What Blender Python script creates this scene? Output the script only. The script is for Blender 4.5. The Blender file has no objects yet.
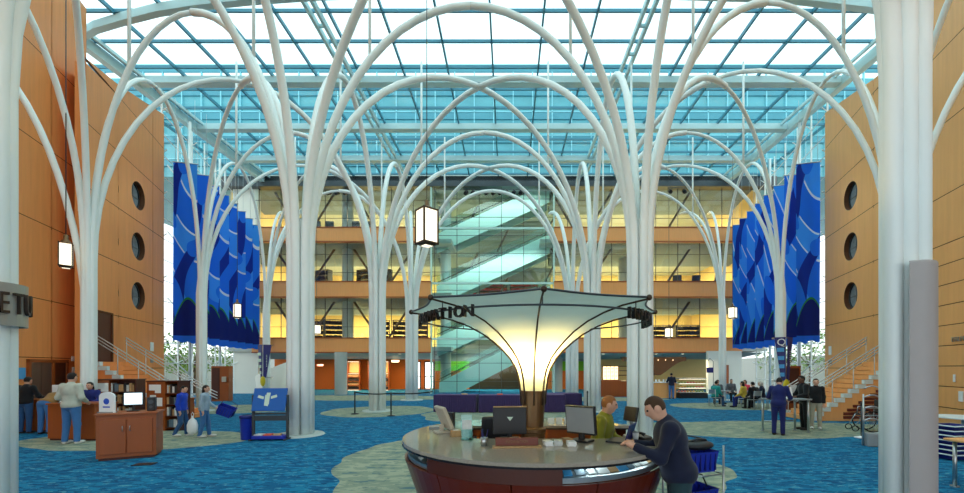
import bpy, bmesh, math, random
import numpy as np
from mathutils import Vector, Matrix, Euler

random.seed(7)
C = bpy.context.scene.collection
SC = bpy.context.scene
PI = math.pi
R = math.radians


def srgb(r, g, b):
    def f(c):
        c /= 255.0
        return c / 12.92 if c <= 0.04045 else ((c + 0.055) / 1.055) ** 2.4
    return (f(r), f(g), f(b), 1.0)


# ------------------------------------------------------------------ node helpers
class E:
    """tiny expression wrapper round math nodes"""
    def __init__(self, nt, sock):
        self.nt, self.s = nt, sock

    def _op(self, op, other=None, swap=False):
        n = self.nt.nodes.new('ShaderNodeMath')
        n.operation = op
        a, b = (other, self) if swap else (self, other)
        for i, v in enumerate((a, b)):
            if v is None:
                continue
            if isinstance(v, E):
                self.nt.links.new(v.s, n.inputs[i])
            else:
                n.inputs[i].default_value = v
        return E(self.nt, n.outputs[0])

    def __add__(self, o): return self._op('ADD', o)
    __radd__ = __add__
    def __sub__(self, o): return self._op('SUBTRACT', o)
    def __rsub__(self, o): return self._op('SUBTRACT', o, True)
    def __mul__(self, o): return self._op('MULTIPLY', o)
    __rmul__ = __mul__
    def sin(self): return self._op('SINE')
    def abs(self): return self._op('ABSOLUTE')
    def lt(self, o): return self._op('LESS_THAN', o)
    def gt(self, o): return self._op('GREATER_THAN', o)
    def frac(self): return self._op('FRACT')
    def mn(self, o): return self._op('MINIMUM', o)
    def mx(self, o): return self._op('MAXIMUM', o)
    def pow(self, o): return self._op('POWER', o)
    def sqrt(self): return self._op('SQRT')


def mixcol(nt, fac, a, b):
    n = nt.nodes.new('ShaderNodeMix')
    n.data_type = 'RGBA'
    for idx, v in ((0, fac), (6, a), (7, b)):
        if isinstance(v, E):
            nt.links.new(v.s, n.inputs[idx])
        elif hasattr(v, 'is_output'):
            nt.links.new(v, n.inputs[idx])
        else:
            n.inputs[idx].default_value = v
    return n.outputs[2]


def new_mat(name):
    m = bpy.data.materials.new(name)
    m.use_nodes = True
    nt = m.node_tree
    b = nt.nodes['Principled BSDF']
    return m, nt, b


def noise(nt, coord, scale, detail=3.0, rough=.55, mapscale=None):
    n = nt.nodes.new('ShaderNodeTexNoise')
    n.inputs['Scale'].default_value = scale
    n.inputs['Detail'].default_value = detail
    n.inputs['Roughness'].default_value = rough
    if mapscale:
        mp = nt.nodes.new('ShaderNodeMapping')
        mp.inputs['Scale'].default_value = mapscale
        nt.links.new(coord, mp.inputs['Vector'])
        coord = mp.outputs[0]
    nt.links.new(coord, n.inputs['Vector'])
    return E(nt, n.outputs['Fac'])


def coords(nt, which='Object'):
    t = nt.nodes.new('ShaderNodeTexCoord')
    return t.outputs[which]


def pm(name, col, rough=.6, metal=0.0, var=.10, scale=6.0, stretch=None, bump=0.0, spec=.5, sheen=0.0):
    """plain surface with a slight procedural variation in its colour"""
    m, nt, b = new_mat(name)
    co = coords(nt)
    n = noise(nt, co, scale, 4.0, .6, stretch)
    lo = (col[0] * (1 - var), col[1] * (1 - var), col[2] * (1 - var), 1)
    hi = (min(1, col[0] * (1 + var)), min(1, col[1] * (1 + var)), min(1, col[2] * (1 + var)), 1)
    nt.links.new(mixcol(nt, n, lo, hi), b.inputs['Base Color'])
    b.inputs['Roughness'].default_value = rough
    b.inputs['Metallic'].default_value = metal
    b.inputs['Specular IOR Level'].default_value = spec
    if sheen:
        b.inputs['Sheen Weight'].default_value = sheen
    if bump:
        bn = nt.nodes.new('ShaderNodeBump')
        bn.inputs['Strength'].default_value = bump
        bn.inputs['Distance'].default_value = .01
        nt.links.new(n.s, bn.inputs['Height'])
        nt.links.new(bn.outputs[0], b.inputs['Normal'])
    return m


def emit(name, col, strength, base=(.9, .9, .85, 1)):
    m, nt, b = new_mat(name)
    n = noise(nt, coords(nt), 3.0)
    c2 = (col[0] * .93, col[1] * .93, col[2] * .9, 1)
    nt.links.new(mixcol(nt, n, c2, col), b.inputs['Emission Color'])
    b.inputs['Base Color'].default_value = base
    b.inputs['Emission Strength'].default_value = strength
    return m


def glass(name, tint, gloss=.06, rough=.02):
    m = bpy.data.materials.new(name)
    m.use_nodes = True
    nt = m.node_tree
    nt.nodes.remove(nt.nodes['Principled BSDF'])
    out = nt.nodes['Material Output']
    t = nt.nodes.new('ShaderNodeBsdfTransparent')
    n = noise(nt, coords(nt), .6)
    nt.links.new(mixcol(nt, n, tint, (tint[0] * .94, tint[1] * .97, tint[2] * .97, 1)), t.inputs['Color'])
    g = nt.nodes.new('ShaderNodeBsdfGlossy')
    g.inputs['Roughness'].default_value = rough
    mx = nt.nodes.new('ShaderNodeMixShader')
    mx.inputs[0].default_value = gloss
    nt.links.new(t.outputs[0], mx.inputs[1])
    nt.links.new(g.outputs[0], mx.inputs[2])
    nt.links.new(mx.outputs[0], out.inputs['Surface'])
    return m


def wood(name, col, var=.16, rough=.45, scale=1.4, stretch=(5, 5, .35)):
    return pm(name, col, rough, 0, var, scale, stretch)


M = {}
M['white_steel'] = pm('white painted steel', srgb(236, 243, 241), .38, 0, .03, 2)
M['bracket'] = pm('pale painted steel plate', srgb(214, 226, 224), .45, 0, .04, 4)
M['stone_ring'] = pm('pale stone base ring', srgb(178, 190, 186), .6, 0, .10, 9)
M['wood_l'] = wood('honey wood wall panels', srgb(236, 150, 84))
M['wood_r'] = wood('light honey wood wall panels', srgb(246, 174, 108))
M['groove'] = pm('dark panel joint', srgb(92, 48, 20), .8)
M['wood_band'] = pm('slatted wood balcony front', srgb(238, 162, 94), .5, 0, .16, 3, (14, 1, .3))
M['desk_wood'] = wood('reddish service desk wood', srgb(154, 76, 26), .18)
M['desk_wood_dark'] = wood('dark red desk wood', srgb(78, 32, 18), .2)
M['counter_wood'] = wood('mahogany counter panel', srgb(104, 38, 18), .2, .3)
M['steel'] = pm('brushed steel', srgb(182, 188, 190), .3, .9, .06, 12, (1, 1, 8))
M['dark_steel'] = pm('dark grey steel', srgb(70, 76, 80), .4, .6, .08)
M['black'] = pm('black plastic', srgb(24, 25, 30), .45, 0, .15, 10)
M['black_rubber'] = pm('black rubber', srgb(20, 20, 22), .8)
M['grey_plastic'] = pm('grey plastic', srgb(140, 146, 148), .5)
M['beige_plastic'] = pm('beige plastic', srgb(190, 180, 162), .5)
M['white_paint'] = pm('white wall paint', srgb(226, 226, 214), .8, 0, .04, 2)
M['white_paper'] = pm('white paper', srgb(236, 238, 238), .7, 0, .03)
M['granite'] = pm('polished grey granite', srgb(168, 158, 142), .08, 0, .25, 55, None, 0, .9)
M['edge_dark'] = pm('dark counter edge', srgb(46, 44, 46), .2, .3)
M['bronze'] = pm('bronze metal', srgb(118, 88, 58), .4, .7, .12)
M['bronze_dark'] = pm('dark bronze metal', srgb(70, 54, 40), .45, .6, .12)
M['letters'] = pm('black sign lettering', srgb(14, 14, 16), .4, 0, .1)
M['letters_brown'] = pm('dark brown sign lettering', srgb(66, 52, 44), .45, .3, .1)
M['ring_sign'] = pm('brushed grey sign band', srgb(166, 168, 164), .4, .5, .07, 8)
M['blue_plastic'] = pm('royal blue plastic', srgb(24, 46, 168), .35, 0, .12, 8)
M['blue_dark'] = pm('navy blue plastic', srgb(20, 28, 112), .4, 0, .12, 8)
M['blue_sign'] = pm('bright blue sign face', srgb(20, 96, 178), .35, 0, .06, 4)
M['blue_print'] = pm('blue printed logo', srgb(36, 84, 196), .5)
M['cyan_print'] = pm('sky blue print', srgb(70, 160, 220), .5)
M['pale_print'] = pm('pale printed figure', srgb(206, 226, 206), .5)
M['yellow'] = pm('yellow sign drop', srgb(214, 196, 40), .45)
M['purple'] = pm('dark purple table skirt', srgb(58, 44, 92), .8, 0, .2, 5, None, 0, .3, .2)
M['purple_top'] = pm('purple table cover', srgb(84, 66, 116), .75, 0, .15, 6)
M['orange_print'] = pm('orange flyer', srgb(226, 96, 62), .6)
M['dark_void'] = pm('dark interior paint', srgb(58, 62, 66), .8)
M['porthole'] = pm('porthole rim', srgb(96, 56, 30), .5)
M['door_steel'] = pm('brushed lift door steel', srgb(128, 120, 112), .35, .8, .08, 3, (6, 6, .3))
M['red_books'] = pm('red book spines', srgb(178, 46, 50), .6, 0, .4, 30)
M['dark_books'] = pm('dark book spines', srgb(52, 44, 42), .6, 0, .5, 34)
M['pale_books'] = pm('pale magazine covers', srgb(206, 210, 208), .55, 0, .3, 22)
M['teal_books'] = pm('blue grey magazine covers', srgb(92, 116, 132), .55, 0, .3, 22)
M['tan_books'] = pm('tan book covers', srgb(188, 150, 104), .55, 0, .3, 22)
M['slat_red'] = pm('dark red slatted wood', srgb(104, 42, 26), .6, 0, .2)
M['tread'] = pm('pale stone stair tread', srgb(214, 226, 226), .5)
M['interior_cream'] = pm('cream interior wall', srgb(232, 206, 140), .8, 0, .06)
M['interior_grey'] = pm('grey interior paint', srgb(128, 140, 142), .8, 0, .06)
M['orange_wall'] = pm('orange wall paint', srgb(206, 106, 30), .75, 0, .06)
M['green_wall'] = pm('lime green wall paint', srgb(112, 186, 40), .75, 0, .06)
M['slab'] = pm('pale concrete slab', srgb(176, 184, 180), .8, 0, .05)
M['pale_teal_panel'] = pm('pale stair side panel', srgb(198, 232, 224), .5, 0, .03)
M['brown_soffit'] = wood('brown curved soffit', srgb(112, 72, 42), .1)
M['facade_teal'] = pm('teal tinted facade', srgb(100, 172, 184), .35, 0, .22, .5, (1, 1, 2.2))
M['facade_teal2'] = pm('deeper teal facade band', srgb(76, 150, 168), .35, 0, .2, .6)
M['facade_line'] = pm('pale facade frame', srgb(150, 214, 226), .5)
M['bar_teal'] = pm('blue grey glazing bar', srgb(64, 132, 154), .45, 0, .05)
M['beam'] = pm('pale painted roof beam', srgb(186, 218, 222), .5, 0, .04)
M['leaf'] = pm('green leaves', srgb(112, 152, 66), .7, 0, .35, 3)
M['bark'] = pm('grey brown bark', srgb(96, 84, 70), .9, 0, .2, 10)
M['asphalt'] = pm('grey paving', srgb(140, 142, 138), .9)
M['lamp_glass'] = emit('lit lantern glass', (1.0, .88, .66, 1), .80)
M['screen'] = emit('lit computer screen', (.55, .8, .95, 1), .9)
M['menu_light'] = emit('lit menu panel', (1.0, .62, .25, 1), 1.8)
M['menu_red'] = emit('lit red menu print', (1.0, .12, .05, 1), 1.0)
M['case_light'] = emit('lit shelf strip', (1.0, .85, .6, 1), 2.0)
M['skylit_window'] = emit('bright far window', (.95, 1, 1, 1), 1.2)
M['glass_clear'] = glass('clear glass', (.93, .97, .96, 1), .05)
M['glass_teal'] = glass('teal curtain wall glass', (.90, .95, .91, 1), .05)
M['glass_centre'] = glass('teal stair hall glass', (.72, .93, .90, 1), .05)
M['glass_roof'] = glass('roof glass', (.72, .94, .965, 1), .03)
M['glass_balustrade'] = glass('balustrade glass', (.7, .9, .9, 1), .08)
M['porthole_pane'] = pm('blue grey porthole pane', srgb(140, 148, 156), .15, 0, .5, 5)
M['rail'] = pm('pale satin steel rail', srgb(214, 220, 222), .4, .25, .05)
M['brace'] = pm('brown painted brace', srgb(104, 86, 70), .6)
M['cladding'] = pm('mauve grey column cladding', srgb(176, 168, 166), .5, 0, .05)
M['skin'] = pm('light skin', srgb(214, 164, 138), .55, 0, .05)
M['skin_dark'] = pm('brown skin', srgb(104, 68, 50), .55, 0, .05)
M['eye'] = pm('dark eye', srgb(24, 20, 20), .25)
M['lip'] = pm('lips', srgb(168, 92, 84), .5)
M['plastic_bag'] = pm('white plastic bag', srgb(232, 236, 240), .4, 0, .05)


def cloth(name, r, g, b, var=.16):
    return pm(name, srgb(r, g, b), .85, 0, var, 9, None, .3, .3, .15)


# translucent canopy fabric
def fabric():
    m = bpy.data.materials.new('translucent canopy fabric')
    m.use_nodes = True
    nt = m.node_tree
    nt.nodes.remove(nt.nodes['Principled BSDF'])
    out = nt.nodes['Material Output']
    d = nt.nodes.new('ShaderNodeBsdfDiffuse')
    t = nt.nodes.new('ShaderNodeBsdfTranslucent')
    n = noise(nt, coords(nt), 5)
    c = mixcol(nt, n, (.52, .60, .53, 1), (.47, .55, .48, 1))
    nt.links.new(c, d.inputs[0])
    nt.links.new(c, t.inputs[0])
    mx = nt.nodes.new('ShaderNodeMixShader')
    mx.inputs[0].default_value = .5
    nt.links.new(d.outputs[0], mx.inputs[1])
    nt.links.new(t.outputs[0], mx.inputs[2])
    nt.links.new(mx.outputs[0], out.inputs['Surface'])
    return m


M['canopy'] = fabric()


# banner cloth with an abstract wave print
def banner_mat():
    m, nt, b = new_mat('blue wave print banner cloth')
    co = coords(nt)
    sp = nt.nodes.new('ShaderNodeSeparateXYZ')
    nt.links.new(co, sp.inputs[0])
    x, z = E(nt, sp.outputs[0]), E(nt, sp.outputs[2])
    oi = nt.nodes.new('ShaderNodeObjectInfo')
    sl = nt.nodes.new('ShaderNodeSeparateXYZ')
    nt.links.new(oi.outputs['Location'], sl.inputs[0])
    ph = E(nt, sl.outputs[1])
    xx = x + .02
    q = x * x
    w = (z * 1.55 + x * 2.6 + ph * .9 - q * 2.0 + (z * .8 + ph).sin() * .8)
    s1 = w.sin()
    w2 = (z * 1.1 - x * 3.4 + ph * 1.7 + (z * 1.3).sin() * .7)
    s2 = w2.sin()
    mid, dark, bright, pale = srgb(46, 146, 240), srgb(24, 70, 180), srgb(84, 182, 250), srgb(230, 240, 246)
    c = mixcol(nt, s1.gt(.15), mid, bright)
    c = mixcol(nt, s2.gt(.62), c, dark)
    c = mixcol(nt, (s1 * 1.0 + s2 * .6).gt(1.0), c, mid)
    line = (s1 - .15).abs().lt(.11) * s2.lt(.5) * z.gt(2.9)
    c = mixcol(nt, line, c, pale)
    # deep blue foot with a green edge
    foot = z - (x * x * -3.2 + x * .8 + 2.1)
    c = mixcol(nt, foot.lt(0.0), c, srgb(22, 50, 146))
    c = mixcol(nt, (foot - .05).abs().lt(.055), c, srgb(66, 170, 80))
    c = mixcol(nt, z.lt(.3), c, srgb(50, 140, 236))
    nt.links.new(c, b.inputs['Base Color'])
    b.inputs['Roughness'].default_value = .75
    # daylight shows through thin cloth
    b.inputs['Subsurface Weight'].default_value = 0.0
    out = nt.nodes['Material Output']
    tr = nt.nodes.new('ShaderNodeBsdfTranslucent')
    nt.links.new(c, tr.inputs[0])
    mx = nt.nodes.new('ShaderNodeMixShader')
    mx.inputs[0].default_value = .6
    nt.links.new(b.outputs[0], mx.inputs[1])
    nt.links.new(tr.outputs[0], mx.inputs[2])
    nt.links.new(mx.outputs[0], out.inputs['Surface'])
    return m


M['banner'] = banner_mat()


# carpet: blue wave flecks with grey-green islands
def carpet_mat():
    m, nt, b = new_mat('patterned carpet')
    co = coords(nt)
    sp = nt.nodes.new('ShaderNodeSeparateXYZ')
    nt.links.new(co, sp.inputs[0])
    x, y = E(nt, sp.outputs[0]), E(nt, sp.outputs[1])
    n1 = noise(nt, co, 1.0, 2.0, .5, (2.2, 5.5, 1))
    n2 = noise(nt, co, 1.0, 3.0, .6, (5.0, 13.0, 1))
    n3 = noise(nt, co, .35, 2.0)
    blue = mixcol(nt, n1.gt(.5), srgb(16, 92, 134), srgb(26, 118, 156))
    blue = mixcol(nt, n2.gt(.58), blue, srgb(14, 70, 110))
    blue = mixcol(nt, n2.lt(.38), blue, srgb(84, 150, 168))
    sand = mixcol(nt, n1.gt(.52), srgb(134, 146, 128), srgb(156, 162, 140))
    sand = mixcol(nt, n2.gt(.60), sand, srgb(104, 124, 118))
    sand = mixcol(nt, n1.lt(.36), sand, srgb(88, 116, 120))
    wob = (n3 - .5) * .55
    mask = None
    for cx, cy, rx, ry in ((.4, 8.7, 4.0, 4.0), (-5.8, 18.2, 2.4, 2.3), (-10.0, 11.0, 3.0, 1.5), (8.2, 13.0, 4.8, 1.75),
                           (11.6, 20.6, 3.6, 1.9), (.0, 16.6, 3.6, 2.8), (-13.2, 19.0, 3.6, 2.0), (-9.5, 26.0, 6.0, 2.2),
                           (5.0, 25.0, 4.5, 1.6)):
        dx, dy = (x - cx) * (1 / rx), (y - cy) * (1 / ry)
        d = (dx * dx + dy * dy).sqrt() + wob
        k = d.lt(1.0)
        mask = k if mask is None else mask.mx(k)
    c = mixcol(nt, mask, blue, sand)
    nt.links.new(c, b.inputs['Base Color'])
    b.inputs['Roughness'].default_value = .95
    b.inputs['Specular IOR Level'].default_value = .15
    return m


M['carpet'] = carpet_mat()


# ------------------------------------------------------------------ mesh helpers
def V(*a):
    return Vector(a)


class MB:
    def __init__(self):
        self.v, self.f, self.mi, self.sm = [], [], [], []

    def add(self, verts, faces, mi=0, smooth=False):
        o = len(self.v)
        self.v.extend([tuple(p) for p in verts])
        for f in faces:
            self.f.append([i + o for i in f])
            self.mi.append(mi)
            self.sm.append(smooth)
        return self

    def box(self, c, s, rz=0.0, mi=0, rx=0.0, ry=0.0):
        hx, hy, hz = s[0] / 2, s[1] / 2, s[2] / 2
        m = Euler((rx, ry, rz)).to_matrix()
        vs = [m @ V(a * hx, b * hy, d * hz) + V(*c) for d in (-1, 1) for b in (-1, 1) for a in (-1, 1)]
        return self.add(vs, [(0, 2, 3, 1), (4, 5, 7, 6), (0, 1, 5, 4), (2, 6, 7, 3), (0, 4, 6, 2), (1, 3, 7, 5)], mi)

    def bbox(self, x0, x1, y0, y1, z0, z1, mi=0):
        return self.box(((x0 + x1) / 2, (y0 + y1) / 2, (z0 + z1) / 2), (x1 - x0, y1 - y0, z1 - z0), 0, mi)

    def rbox(self, c, s, r=.02, rz=0.0, mi=0, rx=0.0, ry=0.0):
        """box with bevelled vertical and horizontal edges"""
        bm = bmesh.new()
        bmesh.ops.create_cube(bm, size=1.0)
        bmesh.ops.scale(bm, vec=s, verts=bm.verts)
        bmesh.ops.bevel(bm, geom=list(bm.edges), offset=min(r, min(s) * .45), segments=2, affect='EDGES', profile=.5)
        m = Matrix.Translation(V(*c)) @ Euler((rx, ry, rz)).to_matrix().to_4x4()
        bmesh.ops.transform(bm, matrix=m, verts=bm.verts)
        bm.verts.index_update()
        self.add([v.co.copy() for v in bm.verts], [[v.index for v in f.verts] for f in bm.faces], mi)
        bm.free()
        return self

    def quad(self, a, b, c, d, mi=0):
        return self.add([a, b, c, d], [(0, 1, 2, 3)], mi)

    def tube(self, path, r, n=10, mi=0, cap=True, smooth=True):
        path = [V(*p) for p in path]
        k = len(path)
        rs = r if isinstance(r, (list, tuple)) else [r] * k
        t0 = (path[1] - path[0]).normalized()
        up = V(0, 0, 1) if abs(t0.z) < .9 else V(1, 0, 0)
        nrm = (up - t0 * up.dot(t0)).normalized()
        vs, pt = [], t0
        for i in range(k):
            if i == 0:
                t = t0
            elif i == k - 1:
                t = (path[i] - path[i - 1]).normalized()
            else:
                t = ((path[i + 1] - path[i]).normalized() + (path[i] - path[i - 1]).normalized()).normalized()
            nrm = (nrm - t * nrm.dot(t))
            if nrm.length < 1e-6:
                nrm = t.orthogonal()
            nrm.normalize()
            bn = t.cross(nrm)
            for j in range(n):
                a = 2 * PI * j / n
                vs.append(path[i] + (nrm * math.cos(a) + bn * math.sin(a)) * rs[i])
        fs = [(i * n + j, i * n + (j + 1) % n, (i + 1) * n + (j + 1) % n, (i + 1) * n + j) for i in range(k - 1) for j in range(n)]
        self.add(vs, fs, mi, smooth)
        if cap:
            o = len(self.v) - len(vs)
            self.f.append([o + j for j in range(n)][::-1]); self.mi.append(mi); self.sm.append(False)
            self.f.append([o + (k - 1) * n + j for j in range(n)]); self.mi.append(mi); self.sm.append(False)
        return self

    def lathe(self, prof, c=(0, 0, 0), n=28, mi=0, smooth=True, a0=0.0, a1=2 * PI, axis=None):
        full = abs(a1 - a0 - 2 * PI) < 1e-6
        cols = n if full else n + 1
        m = Matrix.Identity(3) if axis is None else V(0, 0, 1).rotation_difference(V(*axis)).to_matrix()
        vs = []
        for (r, z) in prof:
            for j in range(cols):
                a = a0 + (a1 - a0) * j / n
                vs.append(m @ V(r * math.cos(a), r * math.sin(a), z) + V(*c))
        fs = []
        for i in range(len(prof) - 1):
            for j in range(n):
                j2 = (j + 1) % cols
                fs.append((i * cols + j, i * cols + j2, (i + 1) * cols + j2, (i + 1) * cols + j))
        return self.add(vs, fs, mi, smooth)

    def cyl(self, c, r, h, n=24, mi=0, r2=None, axis=None):
        r2 = r if r2 is None else r2
        e = min(.01, h * .1, r * .2)
        return self.lathe([(0.0001, 0), (r - e, 0), (r, e), (r2, h - e), (r2 - e, h), (0.0001, h)], c, n, mi, False, axis=axis)

    def prism(self, poly, z0, z1, mi=0):
        n = len(poly)
        vs = [(p[0], p[1], z0) for p in poly] + [(p[0], p[1], z1) for p in poly]
        fs = [list(range(n))[::-1], [n + i for i in range(n)]] + [(i, (i + 1) % n, n + (i + 1) % n, n + i) for i in range(n)]
        return self.add(vs, fs, mi)

    def prism_xz(self, poly, y0, y1, mi=0):
        n = len(poly)
        vs = [(p[0], y0, p[1]) for p in poly] + [(p[0], y1, p[1]) for p in poly]
        fs = [list(range(n)), [n + i for i in range(n)][::-1]] + [(i, n + i, n + (i + 1) % n, (i + 1) % n) for i in range(n)]
        return self.add(vs, fs, mi)

    def ball(self, c, r, n=12, mi=0, s=(1, 1, 1)):
        vs, fs = [], []
        m = max(6, n // 2 + 1)
        for i in range(m + 1):
            t = PI * i / m
            for j in range(n):
                a = 2 * PI * j / n
                q = max(math.sin(t), 1e-4)
                vs.append((c[0] + r * s[0] * q * math.cos(a), c[1] + r * s[1] * q * math.sin(a), c[2] + r * s[2] * math.cos(t)))
        for i in range(m):
            for j in range(n):
                fs.append((i * n + j, (i + 1) * n + j, (i + 1) * n + (j + 1) % n, i * n + (j + 1) % n))
        return self.add(vs, fs, mi, True)

    def xf(self, mat):
        self.v = [tuple(mat @ V(*p)) for p in self.v]
        return self

    def build(self, name, mats, parent=None, loc=None, rz=0.0):
        me = bpy.data.meshes.new(name)
        me.from_pydata(self.v, [], self.f)
        if not isinstance(mats, (list, tuple)):
            mats = [mats]
        for m in mats:
            me.materials.append(m)
        me.polygons.foreach_set('material_index', self.mi)
        me.polygons.foreach_set('use_smooth', self.sm)
        me.update()
        o = bpy.data.objects.new(name, me)
        C.objects.link(o)
        if parent is not None:
            o.parent = parent
        if loc is not None:
            o.location = loc
        o.rotation_euler.z = rz
        return o


def tag(o, label=None, cat=None, group=None, kind=None):
    if label: o['label'] = label
    if cat: o['category'] = cat
    if group: o['group'] = group
    if kind: o['kind'] = kind
    return o


def thing(name, label, cat, loc=(0, 0, 0), rz=0.0, group=None):
    o = bpy.data.objects.new(name, None)
    o.empty_display_size = .2
    C.objects.link(o)
    o.location = loc
    o.rotation_euler = (0, 0, rz)
    return tag(o, label, cat, group)


def struct(name, mb, mats):
    return tag(mb.build(name, mats), kind='structure')


def dup(root, loc, rz=0.0, label=None, group=None):
    c = root.copy(); C.objects.link(c)
    c.location = loc; c.rotation_euler = (0, 0, rz)
    if label: c['label'] = label
    if group: c['group'] = group
    for ch in list(root.children):
        d = ch.copy(); C.objects.link(d); d.parent = c
        for g in list(ch.children):
            e = g.copy(); C.objects.link(e); e.parent = d
    return c


def text_mesh(s, size, ext, name='letter'):
    """mesh of a piece of text, standing in the xz plane facing -y, centred"""
    cu = bpy.data.curves.new(name, 'FONT')
    cu.body = s
    cu.size = size
    cu.extrude = ext
    cu.align_x = 'CENTER'
    cu.align_y = 'CENTER'
    cu.resolution_u = 3
    ob = bpy.data.objects.new(name, cu)
    C.objects.link(ob)
    dg = bpy.context.evaluated_depsgraph_get()
    dg.update()
    me = bpy.data.meshes.new_from_object(ob.evaluated_get(dg))
    C.objects.unlink(ob)
    bpy.data.objects.remove(ob)
    me.transform(Matrix.Rotation(PI / 2, 4, 'X'))
    return me


def text_obj(s, size, ext, mat, parent, loc, rz=0.0, name='lettering', rx=0.0):
    me = text_mesh(s, size, ext, name)
    me.materials.clear()
    me.materials.append(mat)
    o = bpy.data.objects.new(name, me)
    C.objects.link(o)
    o.parent = parent
    o.location = loc
    o.rotation_euler = (rx, 0, rz)
    return o
# ================================================================== CAMERA, SKY
cam = bpy.data.cameras.new('camera')
co_ = bpy.data.objects.new('camera', cam)
C.objects.link(co_)
co_.location = (0, 0, 1.95)
co_.rotation_euler = (PI / 2, 0, 0)
cam.sensor_width = 36
cam.lens = 36 * 410 / 964
cam.shift_x = (482 - 508) / 964
cam.shift_y = (367 - 246.5) / 964
cam.clip_end = 400
SC.camera = co_

w = bpy.data.worlds.new('overcast sky')
SC.world = w
w.use_nodes = True
nt = w.node_tree
bg = nt.nodes['Background']
tc = nt.nodes.new('ShaderNodeTexCoord')
nn = noise(nt, tc.outputs['Generated'], 2.2, 4)
nt.links.new(mixcol(nt, nn, (.86, .96, 1.0, 1), (.97, 1.0, 1.0, 1)), bg.inputs['Color'])
bg.inputs['Strength'].default_value = 1.3

SC.view_settings.view_transform = 'Standard'
SC.view_settings.look = 'None'
SC.view_settings.exposure = 0.68
SC.view_settings.gamma = 1.0
SC.view_settings.use_curve_mapping = False
SC.cycles.max_bounces = 10
SC.cycles.transparent_max_bounces = 16
SC.cycles.diffuse_bounces = 4
SC.cycles.use_denoising = True
SC.cycles.sample_clamp_indirect = 6.0

# ================================================================== FLOOR, GROUND
mb = MB(); mb.bbox(-21.5, 20, -4, 42, -.2, 0)
struct('floor', mb, M['carpet'])
mb = MB(); mb.bbox(-90, 90, -4, 90, -.5, -.22)
struct('ground', mb, M['asphalt'])

# ================================================================== WOOD WALLS
def wpt(side, a, b, y, z, off=0.0):
    """a point on the wood wall: y is the distance along the room, off is how far it stands into the room"""
    n = math.sqrt(1 + b * b)
    x = -(a + b * y)
    nx, ny = 1 / n, b / n
    px, py = x + off * nx, y + off * ny
    return V(px if side < 0 else -px, py, z)


def wood_wall(name, mat, secs):
    mb = MB()
    for (side, a, b, ys, zs, ztop, holes) in secs:
        g = .012
        def P(y, z, off=0.0): return wpt(side, a, b, y, z, off)
        for i in range(len(ys) - 1):
            y0, y1 = ys[i] + g, ys[i + 1] - g
            for k in range(len(zs) - 1):
                z0, z1 = zs[k] + g, zs[k + 1] - g
                t0, t1 = min(z1, ztop(y0)), min(z1, ztop(y1))
                if max(t0, t1) <= z0:
                    continue
                t0, t1 = max(t0, z0 + .001), max(t1, z0 + .001)
                hole = [h for h in holes if y0 < h[0] < y1 and z0 < h[1] < z1]
                if hole:
                    hy, hz, hr = hole[0]
                    n = math.sqrt(1 + b * b)
                    N = 40
                    angs = sorted(set([2 * PI * j / N for j in range(N)] +
                                      [math.atan2(zz - hz, (yy - hy) * n) % (2 * PI) for yy in (y0, y1) for zz in (z0, z1)]))
                    inner, outer, back = [], [], []
                    for t in angs:
                        c, s = math.cos(t), math.sin(t)
                        ks = []
                        if c > 1e-6: ks.append((y1 - hy) * n / c)
                        if c < -1e-6: ks.append((y0 - hy) * n / c)
                        if s > 1e-6: ks.append((z1 - hz) / s)
                        if s < -1e-6: ks.append((z0 - hz) / s)
                        q = min(ks)
                        inner.append(P(hy + hr * c / n, hz + hr * s))
                        outer.append(P(hy + q * c / n, hz + q * s))
                        back.append(P(hy + hr * c / n, hz + hr * s, -.45))
                    m = len(angs)
                    vs = inner + outer + back
                    mb.add(vs, [(j, (j + 1) % m, m + (j + 1) % m, m + j) for j in range(m)], 0)
                    mb.add(inner + back, [(j, m + j, m + (j + 1) % m, (j + 1) % m) for j in range(m)], 2, True)
                else:
                    mb.quad(P(y0, z0), P(y1, z0), P(y1, t1), P(y0, t0), 0)
        # joint backing strips
        yA, yB = ys[0], ys[-1]
        for z in zs:
            if z < max(ztop(yA), ztop(yB)):
                mb.quad(P(yA, z - .06, -.03), P(yB, z - .06, -.03), P(yB, z + .06, -.03), P(yA, z + .06, -.03), 1)
        for y in ys:
            mb.quad(P(y - .05, 0, -.035), P(y + .05, 0, -.035), P(y + .05, ztop(y), -.035), P(y - .05, ztop(y), -.035), 1)
        # body of the wall behind the panels
        yC = 16.5 if (yA == 14.5 or yA == 13.6) else yA
        vs = [P(yC, 0, -.5), P(yB, 0, -.5), P(yB, ztop(yB), -.5), P(yC, ztop(yC), -.5),
              P(yC, 0, -.9), P(yB, 0, -.9), P(yB, ztop(yB), -.9), P(yC, ztop(yC), -.9)]
        mb.add(vs, [(0, 1, 2, 3), (4, 7, 6, 5), (0, 4, 5, 1), (1, 5, 6, 2), (2, 6, 7, 3), (3, 7, 4, 0)], 0)
        mb.quad(P(yC, ztop(yC)), P(yB, ztop(yB)), P(yB, ztop(yB), -.9), P(yC, ztop(yC), -.9), 0)
        mb.quad(P(yB, 0), P(yB, 0, -.9), P(yB, ztop(yB), -.9), P(yB, ztop(yB)), 0)
    struct(name, mb, [mat, M['groove'], M['porthole']])


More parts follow.
